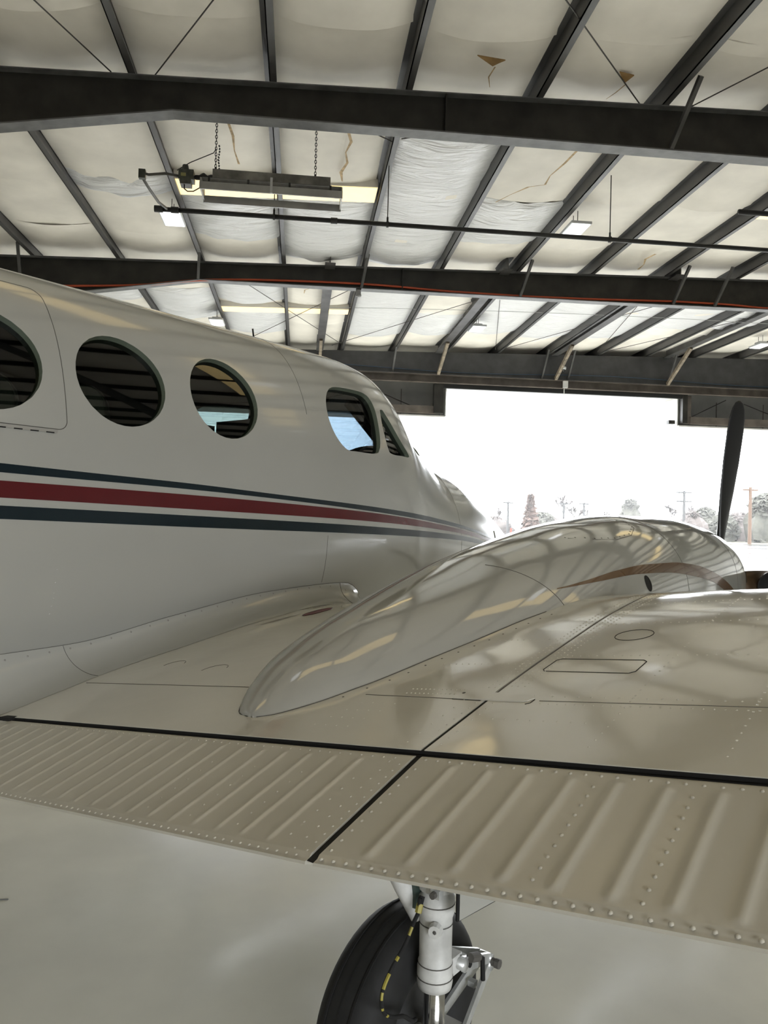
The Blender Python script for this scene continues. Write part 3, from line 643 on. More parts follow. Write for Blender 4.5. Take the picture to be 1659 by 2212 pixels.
# flaps with pressed stiffening beads
FL0 = HY-.0085
def bead_h(x, t, beads, hw, hh):
    b = 0.0
    for bx in beads:
        d = abs(x-bx)/hw
        if d < 1.6:
            e_ = min(1, max(0, (t-.075)/.045))*min(1, max(0, (.93-t)/.035)); b = max(b, hh*math.exp(-d*d*1.9)*e_)
    return b
def flap(name, x0, x1, beads, hw, hh, step):
    nx = int((x1-x0)/step); rows = []
    ts = [0,.012,.03,.05]+list(np.arange(.07, .14, .012))+list(np.arange(.15, .88, .045))+list(np.arange(.885, .96, .011))+[.97,.985,1.0]
    for i in range(nx+1):
        x = x0+(x1-x0)*i/nx; te = te_y(x); L = FL0-te; r_ = []
        for t in ts:
            y = FL0-L*t; z = wing_z(x, y)+bead_h(x, t, beads, hw, hh)
            if t < .03: z -= .003*(1-t/.03)**2
            if t > .955: z -= .004*min(1, (t-.955)/.012)
            r_.append((x, y, z))
        zt_ = wing_z(x, te); r_ += [(x, te-.001, zt_-.009), (x, te+.05, zt_-.025), (x, te+L*.5, zt_-.02), (x, FL0-.03, hinge_z(x)-.105), (x, FL0, hinge_z(x)-.07)]
        rows.append(r_)
    mb = MB().grid(rows, True); n = len(rows[0]); mb.f.append(tuple(range(n))); mb.f.append(tuple(nx*n+i for i in range(n-1, -1, -1)))
    return mb.build(name, fpaint, ap, 'auto', fix=True)
beads_i = [2.417-.0725*k for k in range(24)]; beads_o = [2.647+.0815*k for k in range(24)]
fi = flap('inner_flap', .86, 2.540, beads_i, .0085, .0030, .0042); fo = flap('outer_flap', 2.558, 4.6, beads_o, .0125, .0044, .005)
fo2 = None
MB().grid([[(x, HY-.0008, hinge_z(x)-.0015), (x, HY-.0009, hinge_z(x)-.012), (x, FL0+.001, hinge_z(x)-.014), (x, FL0+.0008, hinge_z(x)-.009)] for x in np.linspace(.8, 4.6, 30)]).build('hinge_gap_shade', gapm, wi)  # wing's aft face blackened to stand for shade in the hinge gap
MB().grid([[(2.5385, y, wing_z(2.55, y)-.006), (2.5595, y, wing_z(2.55, y)-.006)] for y in np.linspace(HY-.006, te_y(2.5)+.003, 16)]).build('flap_gap_seal', gapm, fi)
MB().bar((.80,HY-.005,hinge_z(.8)-.004), (.87,HY-.005,hinge_z(.87)-.004), .03, .012).build('root_gap', gapm, wi)
# aileron panel beyond the flap, out of sight
rows = []
for i in range(12):
    x = 4.62+i*.24; te = te_y(x)+.12; rows.append([(x, FL0, wing_z(x, FL0)), (x, te, wing_z(x, FL0)-.07), (x, te, wing_z(x, FL0)-.078), (x, FL0, hinge_z(x)-.1)])
MB().grid(rows, True).build('aileron', wpaint, ap, fix=True)
# rivets (uncountable small domes)
def rivets(name, pts, parent, material, r=.0042, h=.0016):
    mb = MB()
    for x, y in pts: mb.dome(wp_(x, y), wnorm(x, y), r, h)
    return tag(mb.build(name, material, parent, True), kind='stuff')
pts = [(x, FL0-.016) for x in np.arange(2.575, 4.5, .028)]+[(x, te_y(x)+.006) for x in np.arange(2.57, 4.5, .026)]+[(2.572, y) for y in np.arange(1.0, 1.27, .027)]
for bx in (2.937, 3.098, 3.26, 3.42): pts += [(bx, y) for y in np.arange(1.03, 1.25, .024)]
rivets('rivets', pts, fo, fpaint, .0042, .0022)
pts = [(x, FL0-.018) for x in np.arange(1.0, 2.53, .03)]+[(x, te_y(x)+.006) for x in np.arange(1.0, 2.53, .024)]+[(2.525, y) for y in np.arange(.99, 1.26, .022)]+[(2.495, y) for y in np.arange(.99, 1.26, .03)]
for bx in (2.455, 2.31, 2.165, 2.02): pts += [(bx, y) for y in np.arange(1.02, 1.23, .035)]
rivets('rivets', pts, fi, fpaint, .0034, .0015)
pts = []
for x in (2.53, 2.512): pts += [(x, y) for y in np.arange(1.63, 2.6, .022)]
pts += [(x, 1.612) for x in np.arange(2.30, 2.46, .013)]+[(x, 1.585) for x in np.arange(2.30, 2.46, .013)]+[(x, 1.80) for x in np.arange(2.27, 2.52, .02)]+[(x, 2.02) for x in np.arange(2.32, 2.52, .02)]
for r_ in range(4): pts += [(2.17+.035*r_+.012*q, 1.385+.045*q) for q in range(4)]
pts += [(2.53, y) for y in np.arange(1.33, 1.56, .03)]+[(2.49, y) for y in np.arange(1.33, 1.56, .045)]
rivets('rivets', pts, wi, wpaint, .0032, .0013)
pts = []
for x in (2.568, 2.585, 2.603): pts += [(x, y) for y in np.arange(1.64, 2.62, .021)]
pts += [(x, 1.545) for x in np.arange(2.69, 4.2, .02)]+[(x, 1.585) for x in np.arange(2.70, 4.2, .03)]+[(x, 1.862) for x in np.arange(2.62, 4.2, .022)]+[(x, 2.16) for x in np.arange(2.62, 4.2, .022)]+[(x, 2.43) for x in np.arange(2.6, 4.2, .02)]
for x in (2.88, 3.12, 3.36): pts += [(x, y) for y in np.arange(1.36, 2.5, .03)]
pts += [(2.575, y) for y in np.arange(1.33, 1.55, .03)]+[(x, 1.46) for x in np.arange(2.62, 2.86, .03)]
rivets('rivets', pts, wo, wpaint, .0032, .0013)
# splice cover and access panels
cov = []
for x in np.linspace(2.456, 2.664, 22):
    e_ = max(0, x-2.640)/.024; hw_ = .021*math.sqrt(max(0, 1-e_*e_))+.0005; yc = 1.578-.12*(x-2.456)*.3
    cov.append([wp_(x, yc-hw_, .0003), wp_(x, yc-hw_+.001, .0028), wp_(x, yc+hw_-.001, .0028), wp_(x, yc+hw_, .0003)])
MB().grid(cov).build('splice_cover', wpaint, wi); 
MB().dome(wp_(2.468, 1.588, .003), wnorm(2.468, 1.588), .0055, .001).build('screw', mat('screw_dark', (.12,.11,.1), .4, .6), wi)
def on_wing(pts, o=.0003, n=8):
    out = []
    for a, b in zip(pts[:-1], pts[1:]):
        for i in range(n): out.append(wp_(a[0]+(b[0]-a[0])*i/n, a[1]+(b[1]-a[1])*i/n, o))
    return out+[wp_(*pts[-1], o)]
seam('splice_seam', on_wing([(2.455,1.556),(2.535,1.552)]), .0012, gapm, wi); seam('splice_seam', on_wing([(2.666,1.566),(2.664,1.548),(2.655,1.540)]), .0012, gapm, wi)
seam('access_panel_seam', on_wing([(2.60,1.745),(2.815,1.733),(2.827,1.745),(2.828,1.815),(2.818,1.826),(2.605,1.838),(2.594,1.828),(2.592,1.757),(2.60,1.745)]), .0011, gapm, wo)
seam('skin_lap', on_wing([(.80,1.603),(1.70,1.598),(1.76,1.64)], n=14), .0012, seamm, wi); seam('skin_lap', on_wing([(2.18,1.568),(2.455,1.558)], n=10), .0011, seamm, wi)
seam('skin_lap', on_wing([(2.68,1.56),(4.2,1.56)], n=30), .0008, seamm, wo)
for cx_, cy_ in ((2.715, 2.043),): seam('inspection_cover', [wp_(cx_+.05*math.cos(a), cy_+.05*math.sin(a), .0003) for a in np.linspace(0, 6.28, 22)], .0011, gapm, wo)
for cx_, cy_, rr in ((1.35,1.75,.05),(1.06,1.80,.045)): seam('fuel_cap_ring', [wp_(cx_+rr*math.cos(a), cy_+rr*math.sin(a), .0003) for a in np.linspace(.4, 3.4, 14)], .0009, seamm, wi)
# placards
rows = [[wp_(1.0+.0+.035*t*math.cos(a)+.03, 2.62+.095*t*math.sin(a), .0008) for a in np.linspace(0, 2*math.pi, 25)] for t in (.02,.5,1)]
pl = MB().grid(rows).build('red_placard', mat('placard_red', (.17,.035,.04), .4), wi, True)
seam('placard_rim', [wp_(1.03+.035*math.cos(a), 2.62+.095*math.sin(a), .001) for a in np.linspace(0, 2*math.pi, 25)], .0016, mat('placard_dark', (.04,.012,.014), .5), pl)
MB().grid([[wp_(1.02+.004*q, 2.56+.012*i, .0014) for q in (0, 2)] for i in range(11)]).build('placard_bar', mat('placard_dark', (.04,.012,.014), .5), pl)
for i in range(3): MB().grid([[wp_(.93+.016*i, 2.36+.07*i*.3+.02*j, .0008), wp_(.937+.016*i, 2.36+.07*i*.3+.02*j, .0008)] for j in range(9)]).build('placard_text_line', mat('faded_text', (.30,.285,.25), .6), wi)
MB().grid([[wp_(.90+.006*q, 2.72+.02*i, .0008) for q in (0, 1)] for i in range(6)]).build('drain_slot', gapm, wi)
# --- root fillet between cabin side and wing
filz = pchip([.6,1.0,1.307,1.661,2.095,2.643,3.1,3.24,3.36,3.46], [1.17,1.19,1.22,1.233,1.313,1.392,1.41,1.405,1.36,1.27])
def fillet_pt(y, t):
    zu = filz(y); A_ = fus_side(y, zu, .001); wd_ = .17*math.sqrt(max(.02, 1-max(0, (y-3.1)/.37)**2)); xb = A_[0]+wd_
    zb_ = min(wing_z(xb, min(max(y, HY), 3.2))+.0008, zu-.005)
    a = t*math.pi/2
    return (A_[0]+(xb-A_[0])*(1-math.cos(a)), y, zu-(zu-zb_)*math.sin(a))
MB().grid([[fillet_pt(y, t) for t in np.linspace(0, 1, 14)] for y in np.linspace(.6, 3.46, 72)]).build('wing_root_fillet', paint, ap, True, fix=True)
seam('fillet_seam', [tuple(Vector(fillet_pt(y, 0))+Vector((.001,0,.001))) for y in np.linspace(.7, 3.4, 60)], .001)
seam('fillet_joint', [tuple(Vector(fillet_pt(1.62+.05*t, t))+Vector((.0005,0,.0005))) for t in np.linspace(0, 1, 12)], .001)
seam('fillet_joint', [tuple(Vector(fillet_pt(3.18-.0*t, t))+Vector((.0005,0,.0005))) for t in np.linspace(0, .85, 12)], .0014)
mb = MB()
for y in np.arange(.8, 3.2, .085): mb.dome(Vector(fillet_pt(y, .09))+Vector((.001,0,0)), (1,0,.4), .0045, .001)
for y in (3.22, 3.3, 3.37): mb.dome(Vector(fillet_pt(y, .2))+Vector((.001,0,0)), (1,.2,.5), .006, .0012)
tag(mb.build('rivets', mat('rivet_grey', (.28,.27,.25), .5), ap, True), kind='stuff')

# --- engine nacelle and cowling
nout = lambda p: (p[0]-NX, 0, p[2]-NAC[2](p[1]))
un = [1.4,1.403,1.408,1.415]+list(np.linspace(1.425, 1.7, 24))+list(np.linspace(1.73, 5.0, 90))+list(np.linspace(5.02, 5.27, 16)); vn = [-math.pi/2+2*math.pi*k/120 for k in range(121)]
V, N, F, E = clip_grid(nac_pt, un, vn, lambda p: 1.0, nout)
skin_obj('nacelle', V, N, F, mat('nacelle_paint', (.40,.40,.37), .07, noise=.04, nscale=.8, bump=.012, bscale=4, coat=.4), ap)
face = [nac_pt(5.27, a) for a in np.linspace(0, 2*math.pi, 48, endpoint=False)]
cx_, cz_ = NX, 1.42
MB().grid([face]+[[(cx_+(p[0]-cx_)*k, 5.27-d, cz_+(p[2]-cz_)*k) for p in face] for k, d in ((.9,-.005),(.75,.0),(.7,.05),(.5,.08))], True).build('cowl_lip', paint, ap, True, fix=True)
MB().lathe((NX,5.2,1.42), (0,1,0), [(.0,.0),(.17,.0),(.16,.35),(0,.36)], 24).build('gearbox', mat('gearbox_dark', (.05,.05,.05), .5), ap, True)
SWT = [(2.525,1.529),(2.734,1.552),(2.996,1.58),(3.296,1.596),(3.585,1.596),(3.908,1.577),(4.192,1.533),(4.514,1.453),(4.9,1.325)]
SWB = [(2.525,1.527),(2.79,1.544),(3.149,1.56),(3.471,1.555),(3.851,1.524),(4.159,1.483),(4.452,1.411),(4.779,1.337),(4.9,1.30)]
strip('bronze_swoosh', SWT, SWB, lambda y, z, o: nac_side(y, z, o), 2.527, 4.88, brown, 110, 5)
for y, a0, a1 in ((2.49,.35,1.45),(3.73,-.2,1.5),(4.76,-.3,2.2)): seam('cowl_seam', [nac_pt(y, a) for a in np.linspace(a0, a1, 30)], .0016)
seam('cowl_seam', [nac_pt(y, .25) for y in np.linspace(2.55, 5.2, 40)][:0] or [nac_pt(y, 1.1) for y in np.linspace(3.75, 4.75, 12)], .0012)
hump = [(3.0,1.25),(3.12,1.05),(3.25,.95),(3.42,.95),(3.55,1.05),(3.6,1.2),(3.5,1.35)]
seam('hatch_seam', [nac_pt(*h_) for h_ in hump], .0016)
mb = MB()
for (y, a), (y2, a2) in zip(hump[:-1], hump[1:]):
    for t in (0, .33, .66): p = nac_pt(y+(y2-y)*t, a+(a2-a)*t+.03); mb.dome(p, nout(p), .005, .0015)
for y in np.arange(1.55, 2.35, .06):
    w_ = NAC[0](y); p = (NX+w_+.012, y, wing_z(NX+w_+.012, y)); mb.dome(p, (0,0,1), .004, .0012)
tag(mb.build('rivets', seamm, ap, True), kind='stuff')
p = nac_side(3.216, 1.536, .001)
MB().prism([nac_side(3.216+.03*math.cos(a), 1.520+.033*math.sin(a), .001) for a in np.linspace(0, 6.28, 18, endpoint=False)], (.001,0,0)).build('vent_hole', gapm, ap)
for zz in (1.5, 1.37): MB().bar(nac_side(5.12, zz, -.004), nac_side(5.12, zz-.07, -.004), .012, .012).build('cowl_slot', gapm, ap)
# fairing edge where the nacelle meets the wing
for sd in (1, -1):
    edge = []
    for y in np.linspace(1.403, 2.38 if sd > 0 else 1.75, 60 if sd > 0 else 26):
        w_, zt_, zm_, zb_, n_ = [f(y) for f in NAC]; lo, hi = 0., w_
        for _ in range(24):
            md = (lo+hi)/2; zn = zm_+(zt_-zm_)*(1-(md/w_)**n_)**(1/n_)
            if zn > wing_z(NX+sd*md, y): lo = md
            else: hi = md
        edge.append((NX+sd*(lo+.001), y, wing_z(NX+sd*lo, y)+.0008))
    seam('fairing_seam', edge, .0015)
# exhaust stack
stk = mat('heat_stained_steel', (.10,.065,.04), .45, .6, noise=.6, nscale=9)
pth = [(2.16,5.17,1.40),(2.25,5.24,1.405),(2.33,5.27,1.41),(2.40,5.25,1.412),(2.445,5.19,1.414),(2.465,5.10,1.415)]
xs_ = MB().tube(pth, [.085,.09,.092,.094,.095,.096], 20, False).build('exhaust_stack', stk, ap, True)
MB().lathe((2.458,5.13,1.415), Vector(pth[-1])-Vector(pth[-2]), [(.0,.0),(.088,.0),(.088,.032),(.096,.032)], 20).build('exhaust_mouth', gapm, xs_, True)
# propeller, feathered
pr = empty('propeller', (1.95, 5.75, 1.42)); pr.parent = ap
MB().lathe((0,-.22,0), (0,1,0), [(.0,.0),(.15,.0),(.165,.03),(.165,.2),(.155,.32),(.12,.48),(.06,.6),(0,.64)], 28).build('spinner', mat('polished_spinner', (.5,.5,.5), .15, .9), pr, True)
bl_m = mat('blade_black', (.012,.012,.013), .35)
def blade(ang):
    rows = []
    for r_, c_, th, tw in [(.12,.07,.06,0),(.22,.075,.055,4),(.32,.10,.045,10),(.45,.135,.035,15),(.62,.165,.026,19),(.82,.18,.02,22),(1.0,.175,.016,24),(1.12,.155,.012,26),(1.19,.12,.009,27),(1.23,.075,.006,27),(1.245,.02,.003,27)]:
        row = []; t_ = R(tw)
        for k in range(16):
            a = 2*math.pi*k/16; cx0 = math.cos(a)*c_/2; cy0 = math.sin(a)*th/2
            row.append((cx0*math.sin(t_)+cy0*math.cos(t_), cx0*math.cos(t_)-cy0*math.sin(t_), r_))
        rows.append(row)
    mb = MB().grid(rows, True); mb.f.append(tuple(range(15, -1, -1))); mb.f.append(tuple(10*16+k for k in range(16)))
    o = mb.build('blade', bl_m, pr, True, fix=True); o.rotation_euler = (0, ang, 0); return o
for k in range(3): blade(R(6.5)+k*2*math.pi/3)

# --- main landing gear
gear = empty('landing_gear', (2.28, 1.775, 0)); gear.parent = ap
gw = mat('gear_white', (.62,.62,.60), .4, noise=.25, nscale=14); alu = mat('gear_alloy', (.55,.56,.55), .35, .35, noise=.25, nscale=18); chrome = mat('chrome_piston', (.55,.55,.54), .12, 1.0)
rub = mat('tyre_rubber', (.012,.012,.012), .75, noise=.3, nscale=20)
R_, hw = .315, .098
prof = []
for k in range(32):
    a = 2*math.pi*k/32; c, s = math.cos(a), math.sin(a)
    prof.append((R_-.095+.095*math.copysign(abs(c)**.75, c), hw*math.copysign(abs(s)**.75, s)))
tc_ = (-.155, .06, R_-.004)
ty = MB().lathe(tc_, (1,0,0), prof, 56, True).build('tyre', rub, gear, True)
for gx in (-.04, 0, .04): MB().lathe((tc_[0]+gx, tc_[1], tc_[2]), (1,0,0), [(R_-.004,-.003),(R_+.0008,-.003),(R_+.0008,.003),(R_-.004,.003)], 56, True).build('tread_groove', gapm, ty)
MB().lathe(tc_, (1,0,0), [(.0,-.04),(.12,-.05),(.135,-.06),(.135,.06),(.12,.05),(.05,.05),(.045,.075),(0,.075)], 32).build('wheel_hub', mat('wheel_dark', (.05,.05,.05), .5), gear, True)
MB().lathe((0,0,0), (0,0,1), [(.0,1.2),(.043,1.2),(.043,.83),(.047,.825),(.047,.80),(.043,.795),(.043,.74),(.05,.735),(.05,.69),(.045,.675),(.0445,.56),(.047,.555),(.047,.545),(.049,.54),(.049,.50),(.046,.485),(.03,.484)], 30).build('oleo_cylinder', gw, gear, True)
MB().lathe((0,0,0), (0,0,1), [(.029,.50),(.029,.34),(.042,.338),(.042,.315),(.048,.31),(.048,.27),(0,.262)], 26).build('piston', chrome, gear, True)
for z, r_ in ((.79,.0465),(.715,.0505),(.66,.0455),(.552,.0475),(.515,.0495)): MB().lathe((0,0,z), (0,0,1), [(r_-.003,-.0015),(r_+.0006,-.0015),(r_+.0006,.0015),(r_-.003,.0015)], 26, True).build('collar_line', seamm, gear)
MB().tube([(0,0,.29),(-.08,.03,.305),(-.2,.06,.311)], .03, 12).build('axle', alu, gear, True)
cb = MB().lathe((.0,0,.765), (0,0,1), [(.044,-.012),(.051,-.012),(.051,.012),(.044,.012)], 26, True).build('hose_clamp', gw, gear)
MB().box((.02,-.062,.753), (.048,-.04,.777)).build('clamp_bolt', alu, cb); MB().tube([(.034,-.075,.765),(.034,-.06,.765)], .009, 8).build('clamp_nut', seamm, cb)
lg = MB().tube([(.03,-.045,.665),(.036,-.062,.665)], [.02,.017], 12).build('pad_boss', gw, gear); MB().dome((.036,-.0625,.665), (0.2,-1,0), .006, .002).build('pad_hole', seamm, lg)
# torque links (forward of the strut)
def link(name, a, b, wa, wb, th):
    a, b = Vector(a), Vector(b); t_ = empty(name); t_.parent = gear
    for s in (-1, 1):
        MB().prism([a+Vector((s*wa,0,.022)), a+Vector((s*wa,0,-.022)), b+Vector((s*wb,0,-.014)), b+Vector((s*wb,0,.014))], (s*th,0,0)).build('link_arm', alu, t_, fix=True)
    for p, w_, r_ in ((a, wa, .017), (b, wb, .012)): MB().tube([p-Vector((w_+.012,0,0)), p+Vector((w_+.014,0,0))], r_, 12).build('link_pin', alu, t_, True)
    MB().bar(a.lerp(b, .35)-Vector((wa*.8,0,0)), a.lerp(b, .35)+Vector((wa*.8,0,0)), .02, .016).build('link_web', alu, t_)
    h_ = a.lerp(b, .16); MB().tube([h_+Vector((wa+th-.001,0,0)), h_+Vector((wa+th+.0015,0,0))], .009, 10).build('lightening_hole', gapm, t_)
    return t_
link('upper_torque_link', (0,.075,.525), (0,.265,.455), .038, .014, .01); link('lower_torque_link', (0,.265,.435), (0,.085,.335), .014, .038, .01)
MB().tube([(.045,.265,.446),(-.04,.265,.446)], .012, 8).build('apex_bolt', seamm, gear); MB().tube([(.04,.265,.446),(.054,.265,.446)], .014, 8).build('apex_nut', seamm, gear)
MB().bar((.0,.03,.525), (.0,.09,.525), .06, .05).build('link_lug', gw, gear); MB().bar((.0,.03,.325), (.0,.10,.325), .06, .045).build('link_lug', gw, gear)
MB().tube([(.05,.13,.53),(.05,.17,.505),(.05,.175,.44)], .007, 6).build('squat_switch_rod', gapm, gear); MB().tube([(.05,.10,.535),(.05,.145,.52)], .013, 10).build('squat_switch', seamm, gear)
# drag brace, brake line, door
MB().tube([(-.05,-.02,.66),(-.075,-.05,.75),(-.13,-.13,.95),(-.18,-.2,1.15)], [.018,.028,.032,.034], 12).build('drag_brace', gw, gear, True)
MB().box((-.07,-.05,.70), (-.035,-.01,.765)).build('brace_lug', mat('lug_green', (.05,.075,.065), .5), gear)
hz = [(-.01,-.064,.728),(-.01,-.073,.707),(-.01,-.094,.687),(-.01,-.129,.647),(-.01,-.178,.614),(-.01,-.215,.578),(-.01,-.225,.548),(-.01,-.216,.514),(-.01,-.182,.484),(-.01,-.132,.462),(-.012,-.058,.437)]
hs = smooth_poly([np.array(p) for p in hz], 5)[:-5]
hs = [tuple(p) for p in hs]
ho = MB().tube(hs, .0055, 8).build('brake_hose', gapm, gear, True)
ylw = mat('yellow_marking', (.34,.29,.05), .5)
MB().tube([hs[0], hs[5]], .0095, 6).build('yellow_fitting', ylw, ho); MB().tube([(-.01,-.055,.745), hs[0]], .008, 8).build('hose_fitting', gapm, ho)
for a, b in ((11,13),(18,19),(22,26),(27,30),(33,34),(37,38)): MB().tube([(p[0]+.0012, p[1]-.0012, p[2]+.0005) for p in hs[a:b+1]], .0048, 6).build('hose_print', ylw, ho)
dr = MB().prism([(.10,-.06,.722),(.10,.175,.70+.0),(.10,.40,.92),(.10,.40,1.12),(.10,-.06,1.1)], (.012,0,0)).build('gear_door', paint, gear, fix=True)
MB().tube([(.106,-.06,1.05),(.106,-.06,.722),(.106,.175,.70),(.106,.40,.92)], .006, 6).build('door_seal', gapm, dr)
# nose gear, hidden behind the wing from here
ng = empty('nose_gear', (0, 5.0, 0)); ng.parent = ap
MB().lathe((0,0,0), (0,0,1), [(.0,1.1),(.04,1.1),(.04,.5),(.028,.5),(.028,.3),(0,.28)], 18).build('nose_strut', gw, ng, True)
MB().lathe((0,.05,.24), (1,0,0), [(.12,-.06),(.2,-.075),(.243,-.04),(.243,.04),(.2,.075),(.12,.06),(.0,.03),(0,-.03)], 36, True).build('nose_tyre', rub, ng, True)
for s in (-1, 1): MB().bar((s*.09,0,.48), (s*.09,.05,.24), .02, .04).build('nose_fork', alu, ng)
MB().bar((-.1,0,.48), (.1,0,.48), .05, .04).build('fork_crown', alu, ng)
# ================================================================== OUTSIDE
wet = mat('wet_asphalt', (.045,.045,.048), .16, noise=.5, nscale=.25, rvar=.1, stretch=(.35,1.4,1), spec=.3)
gb = MB().box((-40, -60, -.25), (60, YB-.1, -.02)).build('apron_behind', wet); tag(gb, kind='structure')
gr = MB().box((-120, YF+.3, -.25), (260, 92, -.02)).build('apron', wet); tag(gr, kind='structure')
grass = mat('winter_grass', (.028,.025,.010), .9, noise=.35, nscale=.3)
gg = MB().box((-160, 92, -.25), (380, 330, .02)).build('ground', grass); tag(gg, kind='structure')
hill = None and MB().grid([[(-200+20*i, 330, -1) for i in range(40)], [(-200+20*i, 335, 8+4*math.sin(i*.5)+2*math.sin(i*1.3)) for i in range(40)], [(-200+20*i, 370, 9+4*math.sin(i*.5)) for i in range(40)]]).build('hills', mat('far_woods', (.05,.05,.05), .95, noise=.4, nscale=.05), None, True)
bark = mat('bark', (.05,.042,.04), .9); needle = mat('evergreen_needles', (.04,.04,.031), .9, noise=.4, nscale=1); rust = mat('rusty_leaves', (.06,.036,.027), .9, noise=.3, nscale=1); brush = mat('bare_brush', (.055,.046,.042), .95, noise=.3, nscale=.6)
def bare_tree(x, y, h, seed, lab, spread=.5):
    r_ = random.Random(seed); mb = MB()
    def grow(p, d, ln, rad, lev):
        q = p+d*ln; mb.tube([p, q], [max(.05, rad), max(.045, rad*.7)], 4, False)
        if lev == 0: return
        for k in range(3 if lev > 1 else 4):
            nd = (d+Vector((r_.uniform(-1,1), r_.uniform(-1,1), r_.uniform(-.1,.7)))*spread).normalized()
            grow(p.lerp(q, r_.uniform(.55, 1)), nd, ln*r_.uniform(.55,.8), rad*.55, lev-1)
    e = empty('bare_tree', (x, y, 0)); tag(e, lab, 'tree', 'trees beyond the apron')
    grow(Vector((0,0,h*.2)), Vector((r_.uniform(-.1,.1),0,1)).normalized(), h*.25, h*.022, 5)
    mb.build('branches', bark, e); MB().tube([(0,0,-.1),(0,0,h*.22)], [h*.02,h*.015], 6).build('trunk', bark, e); return e
def leafy(name, x, y, h, w, seed, mm, lab, conic=False, n=1900, cat='tree'):
    r_ = random.Random(seed); mb = MB(); e = empty(name, (x, y, 0)); tag(e, lab, cat, 'trees beyond the apron')
    for _ in range(n):
        if conic:
            t = r_.random()**.8; z = h*(.12+.88*t); rr = w*(1-t)*(.75+.25*math.sin(z*7))*math.sqrt(r_.random())
        else:
            t = r_.random(); z = h*(.03+.97*t); rr = w*math.sqrt(max(0, 1-(max(0, t-.35)/.65)**2))*math.sqrt(r_.random())*(.8+.25*math.sin(seed+5*t))
        a = r_.uniform(0, 6.28); c = Vector((rr*math.cos(a), rr*math.sin(a), z)); s = h*.085*r_.uniform(.6,1.4)
        u = Vector((r_.uniform(-1,1), r_.uniform(-1,1), r_.uniform(-.6,.6))).normalized(); v = u.orthogonal().normalized()
        mb.add([c-u*s, c+v*s*.5, c+u*s, c-v*s*.5], [(0,1,2,3)])
    rows = []
    for a in range(9):
        t = a/8; z = h*(.02+.9*t); rr = (w*(1-t)*.72 if conic else w*.82*math.sqrt(max(.01, 1-(max(0, t-.35)/.65)**2)))
        rows.append([(rr*(1+.16*math.sin(3*q+seed)+.1*math.sin(7*q+a))*math.cos(q*2*math.pi/14), rr*(1+.13*math.sin(2.3*q+seed))*math.sin(q*2*math.pi/14), z+h*.05*math.sin(q*1.7+a)) for q in range(14)])
    mb.grid(rows, True); mb.f.append(tuple(len(mb.v)-14+q for q in range(14)))
    mb.build('foliage', mm, e); MB().tube([(0,0,-.1),(0,0,h*.85)], [h*.02,h*.006], 6).build('trunk', bark, e); return e
leafy('conifer_tree', 40.6, 132, 7.0, 1.9, 3, rust, 'rust coloured conifer tree left of the large bare tree', True)
bare_tree(49.5, 140, 8.6, 5, 'large bare tree with spreading crown behind a utility pole', .6); bare_tree(52.5, 142, 7.4, 8, 'bare tree with spreading crown right beside a larger bare tree', .6)
bare_tree(61, 159, 7.4, 11, 'bare bushy tree left of an evergreen', .7); bare_tree(66, 160, 6.8, 12, 'low bare tree touching an evergreen', .7)
leafy('evergreen_tree', 67, 150, 7.4, 2.6, 21, needle, 'loose green evergreen tree above the engine cowling', False, 1700)
leafy('evergreen_tree', 69.5, 108, 7.2, 3.4, 22, needle, 'broad dark evergreen tree right of the tall brown pole', False, 2600)
TH = 'trees beyond the apron'
for i, (x, y, h, w, mm, lab) in enumerate([(36,140,3.2,4.2,0,'brown shrub thicket behind the first utility pole past the airplane nose'),(44.5,138,4.2,3.0,1,'dark green shrub mass between the rust coloured conifer and the large bare tree'),(31,150,3.4,4.2,0,'brown shrub thicket beyond the airplane nose'),
    (50.5,151,3.6,4.2,0,'brown shrub thicket under the large bare tree'),(21,152,3.5,4.2,1,'dark green shrub thicket hidden beyond the airplane nose'),(57.8,160,3.4,3.6,0,'brown shrub thicket left of the loose green evergreen'),
    (74,138,5.2,3.4,0,'tall brown thicket behind the utility pole with two crossarms'),(71,128,5.6,2.6,1,'tall dark green thicket left of the propeller blade'),(77.5,128.5,4.8,3.0,0,'brown thicket behind the propeller blade root'),(83.5,137,5.0,3.3,0,'brown thicket far behind the propeller blade'),
    (64.4,111,4.6,2.4,1,'dark green thicket between the propeller blade and the tall brown pole'),(57.0,106.0,4.1,2.2,0,'low brown thicket left of the propeller blade'),(76.5,118,4.6,2.9,0,'brown thicket behind the broad dark evergreen'),(70.0,116.5,4.0,2.0,0,'small brown thicket behind the tall brown pole')]):
    leafy('shrub_thicket', x, y, h, w, 40+i, needle if mm else brush, lab, False, 1700)
for i, (x, y, h) in enumerate([(36,158,6.5),(42,159,6.0),(80,149,7.5),(75,148,7.6),(87,149,6.8),(31,160,6.8)]): bare_tree(x, y, h, 70+i, 'thin bare tree rising out of the shrub thicket', .45)
pole_m = mat('pole_wood', (.055,.03,.016), .8); greyp = mat('weathered_pole', (.03,.03,.03), .8)
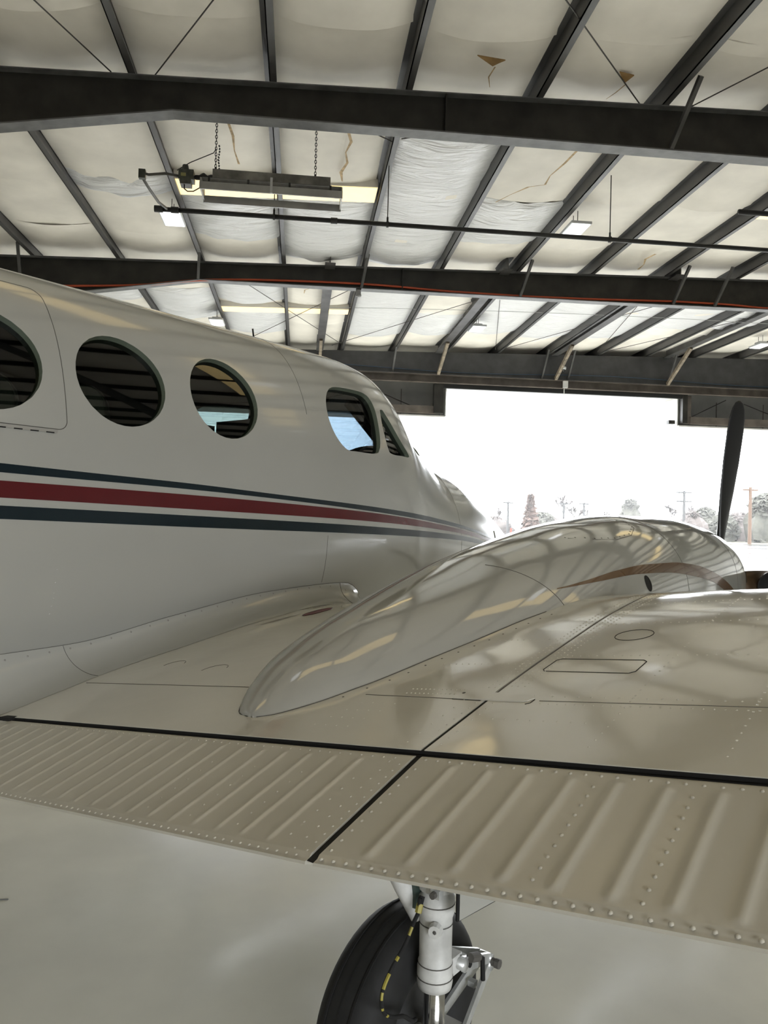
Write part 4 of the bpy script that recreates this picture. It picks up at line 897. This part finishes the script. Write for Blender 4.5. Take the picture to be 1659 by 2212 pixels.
def pole(x, y, h, mm, lab, arms=(0,), cross=1.1):
    e = empty('utility_pole', (x, y, 0)); tag(e, lab, 'utility pole', 'utility poles beyond the apron')
    MB().tube([(0,0,-.1),(0,0,h)], [.24,.2], 8).build('post', mm, e)
    for a in arms:
        ar = MB().box((-cross,-.1,h-.36-a), (cross,.1,h-.14-a)).build('crossarm', mm, e)
        for s in (-.9, -.45, .45, .9): MB().tube([(s*cross,0,h-.16-a),(s*cross,0,h-.02-a)], .04, 5).build('insulator', greyp, ar)
pole(57.9, 93.5, 7.4, pole_m, 'tall brown wooden utility pole right of the propeller blade', (.12,), 1.0)
pole(58.6, 112, 7.6, greyp, 'dark utility pole with two crossarms left of the propeller blade', (0,1.35), 1.2)
pole(36.8, 133, 5.9, greyp, 'utility pole left of the rust coloured conifer', (0,), .9); pole(47.0, 133, 6.0, greyp, 'utility pole in front of the large bare tree', (0,), .9); pole(51.5, 135, 6.1, greyp, 'utility pole at the right of the large bare tree', (0,), .9)
def wire(a, b, s): return [tuple(Vector(a).lerp(Vector(b), t/12)-Vector((0,0,s*4*t/12*(1-t/12)))) for t in range(13)]
for dz in (0, .5):
    wr_ = MB().tube(wire((30,131,5.2-dz),(36.8,133,5.8-dz),.3)+wire((36.8,133,5.8-dz),(47,133,5.9-dz),.4)+wire((47,133,5.9-dz),(51.5,135,6.0-dz),.2)+wire((51.5,135,6.0-dz),(58.6,112,7.4-dz),.6), .035, 4).build('power_line', greyp)
    tag(wr_, 'thin overhead power line strung between the utility poles', 'power line', 'power lines')
org = mat('orange_marker', (.16,.02,.008), .6)
for x, y, h, lab in [(25.6,91,1.35,'orange marker post just right of the airplane nose'),(31,95,1.1,'orange marker post between airplane nose and cowling')]:
    e = empty('marker_post', (x, y, -.02)); tag(e, lab, 'marker post'); MB().tube([(0,0,0),(0,0,h)], .11, 8).build('post', org, e); MB().tube([(0,0,0),(0,0,.08)], .25, 8).build('base', gapm, e)

# thin rain haze over the apron and the trees
hm = bpy.data.materials.new('rain_haze'); hm.use_nodes = True; nt = hm.node_tree
for n in list(nt.nodes): nt.nodes.remove(n)
o_ = nt.nodes.new('ShaderNodeOutputMaterial'); vs_ = nt.nodes.new('ShaderNodeVolumeScatter'); vs_.inputs['Color'].default_value = (1,1,1,1); vs_.inputs['Density'].default_value = .0006
nt.links.new(vs_.outputs[0], o_.inputs['Volume'])
tag(MB().box((-10, 60, .05), (150, 165, 14)).build('rain_haze', hm, gg), kind='stuff')
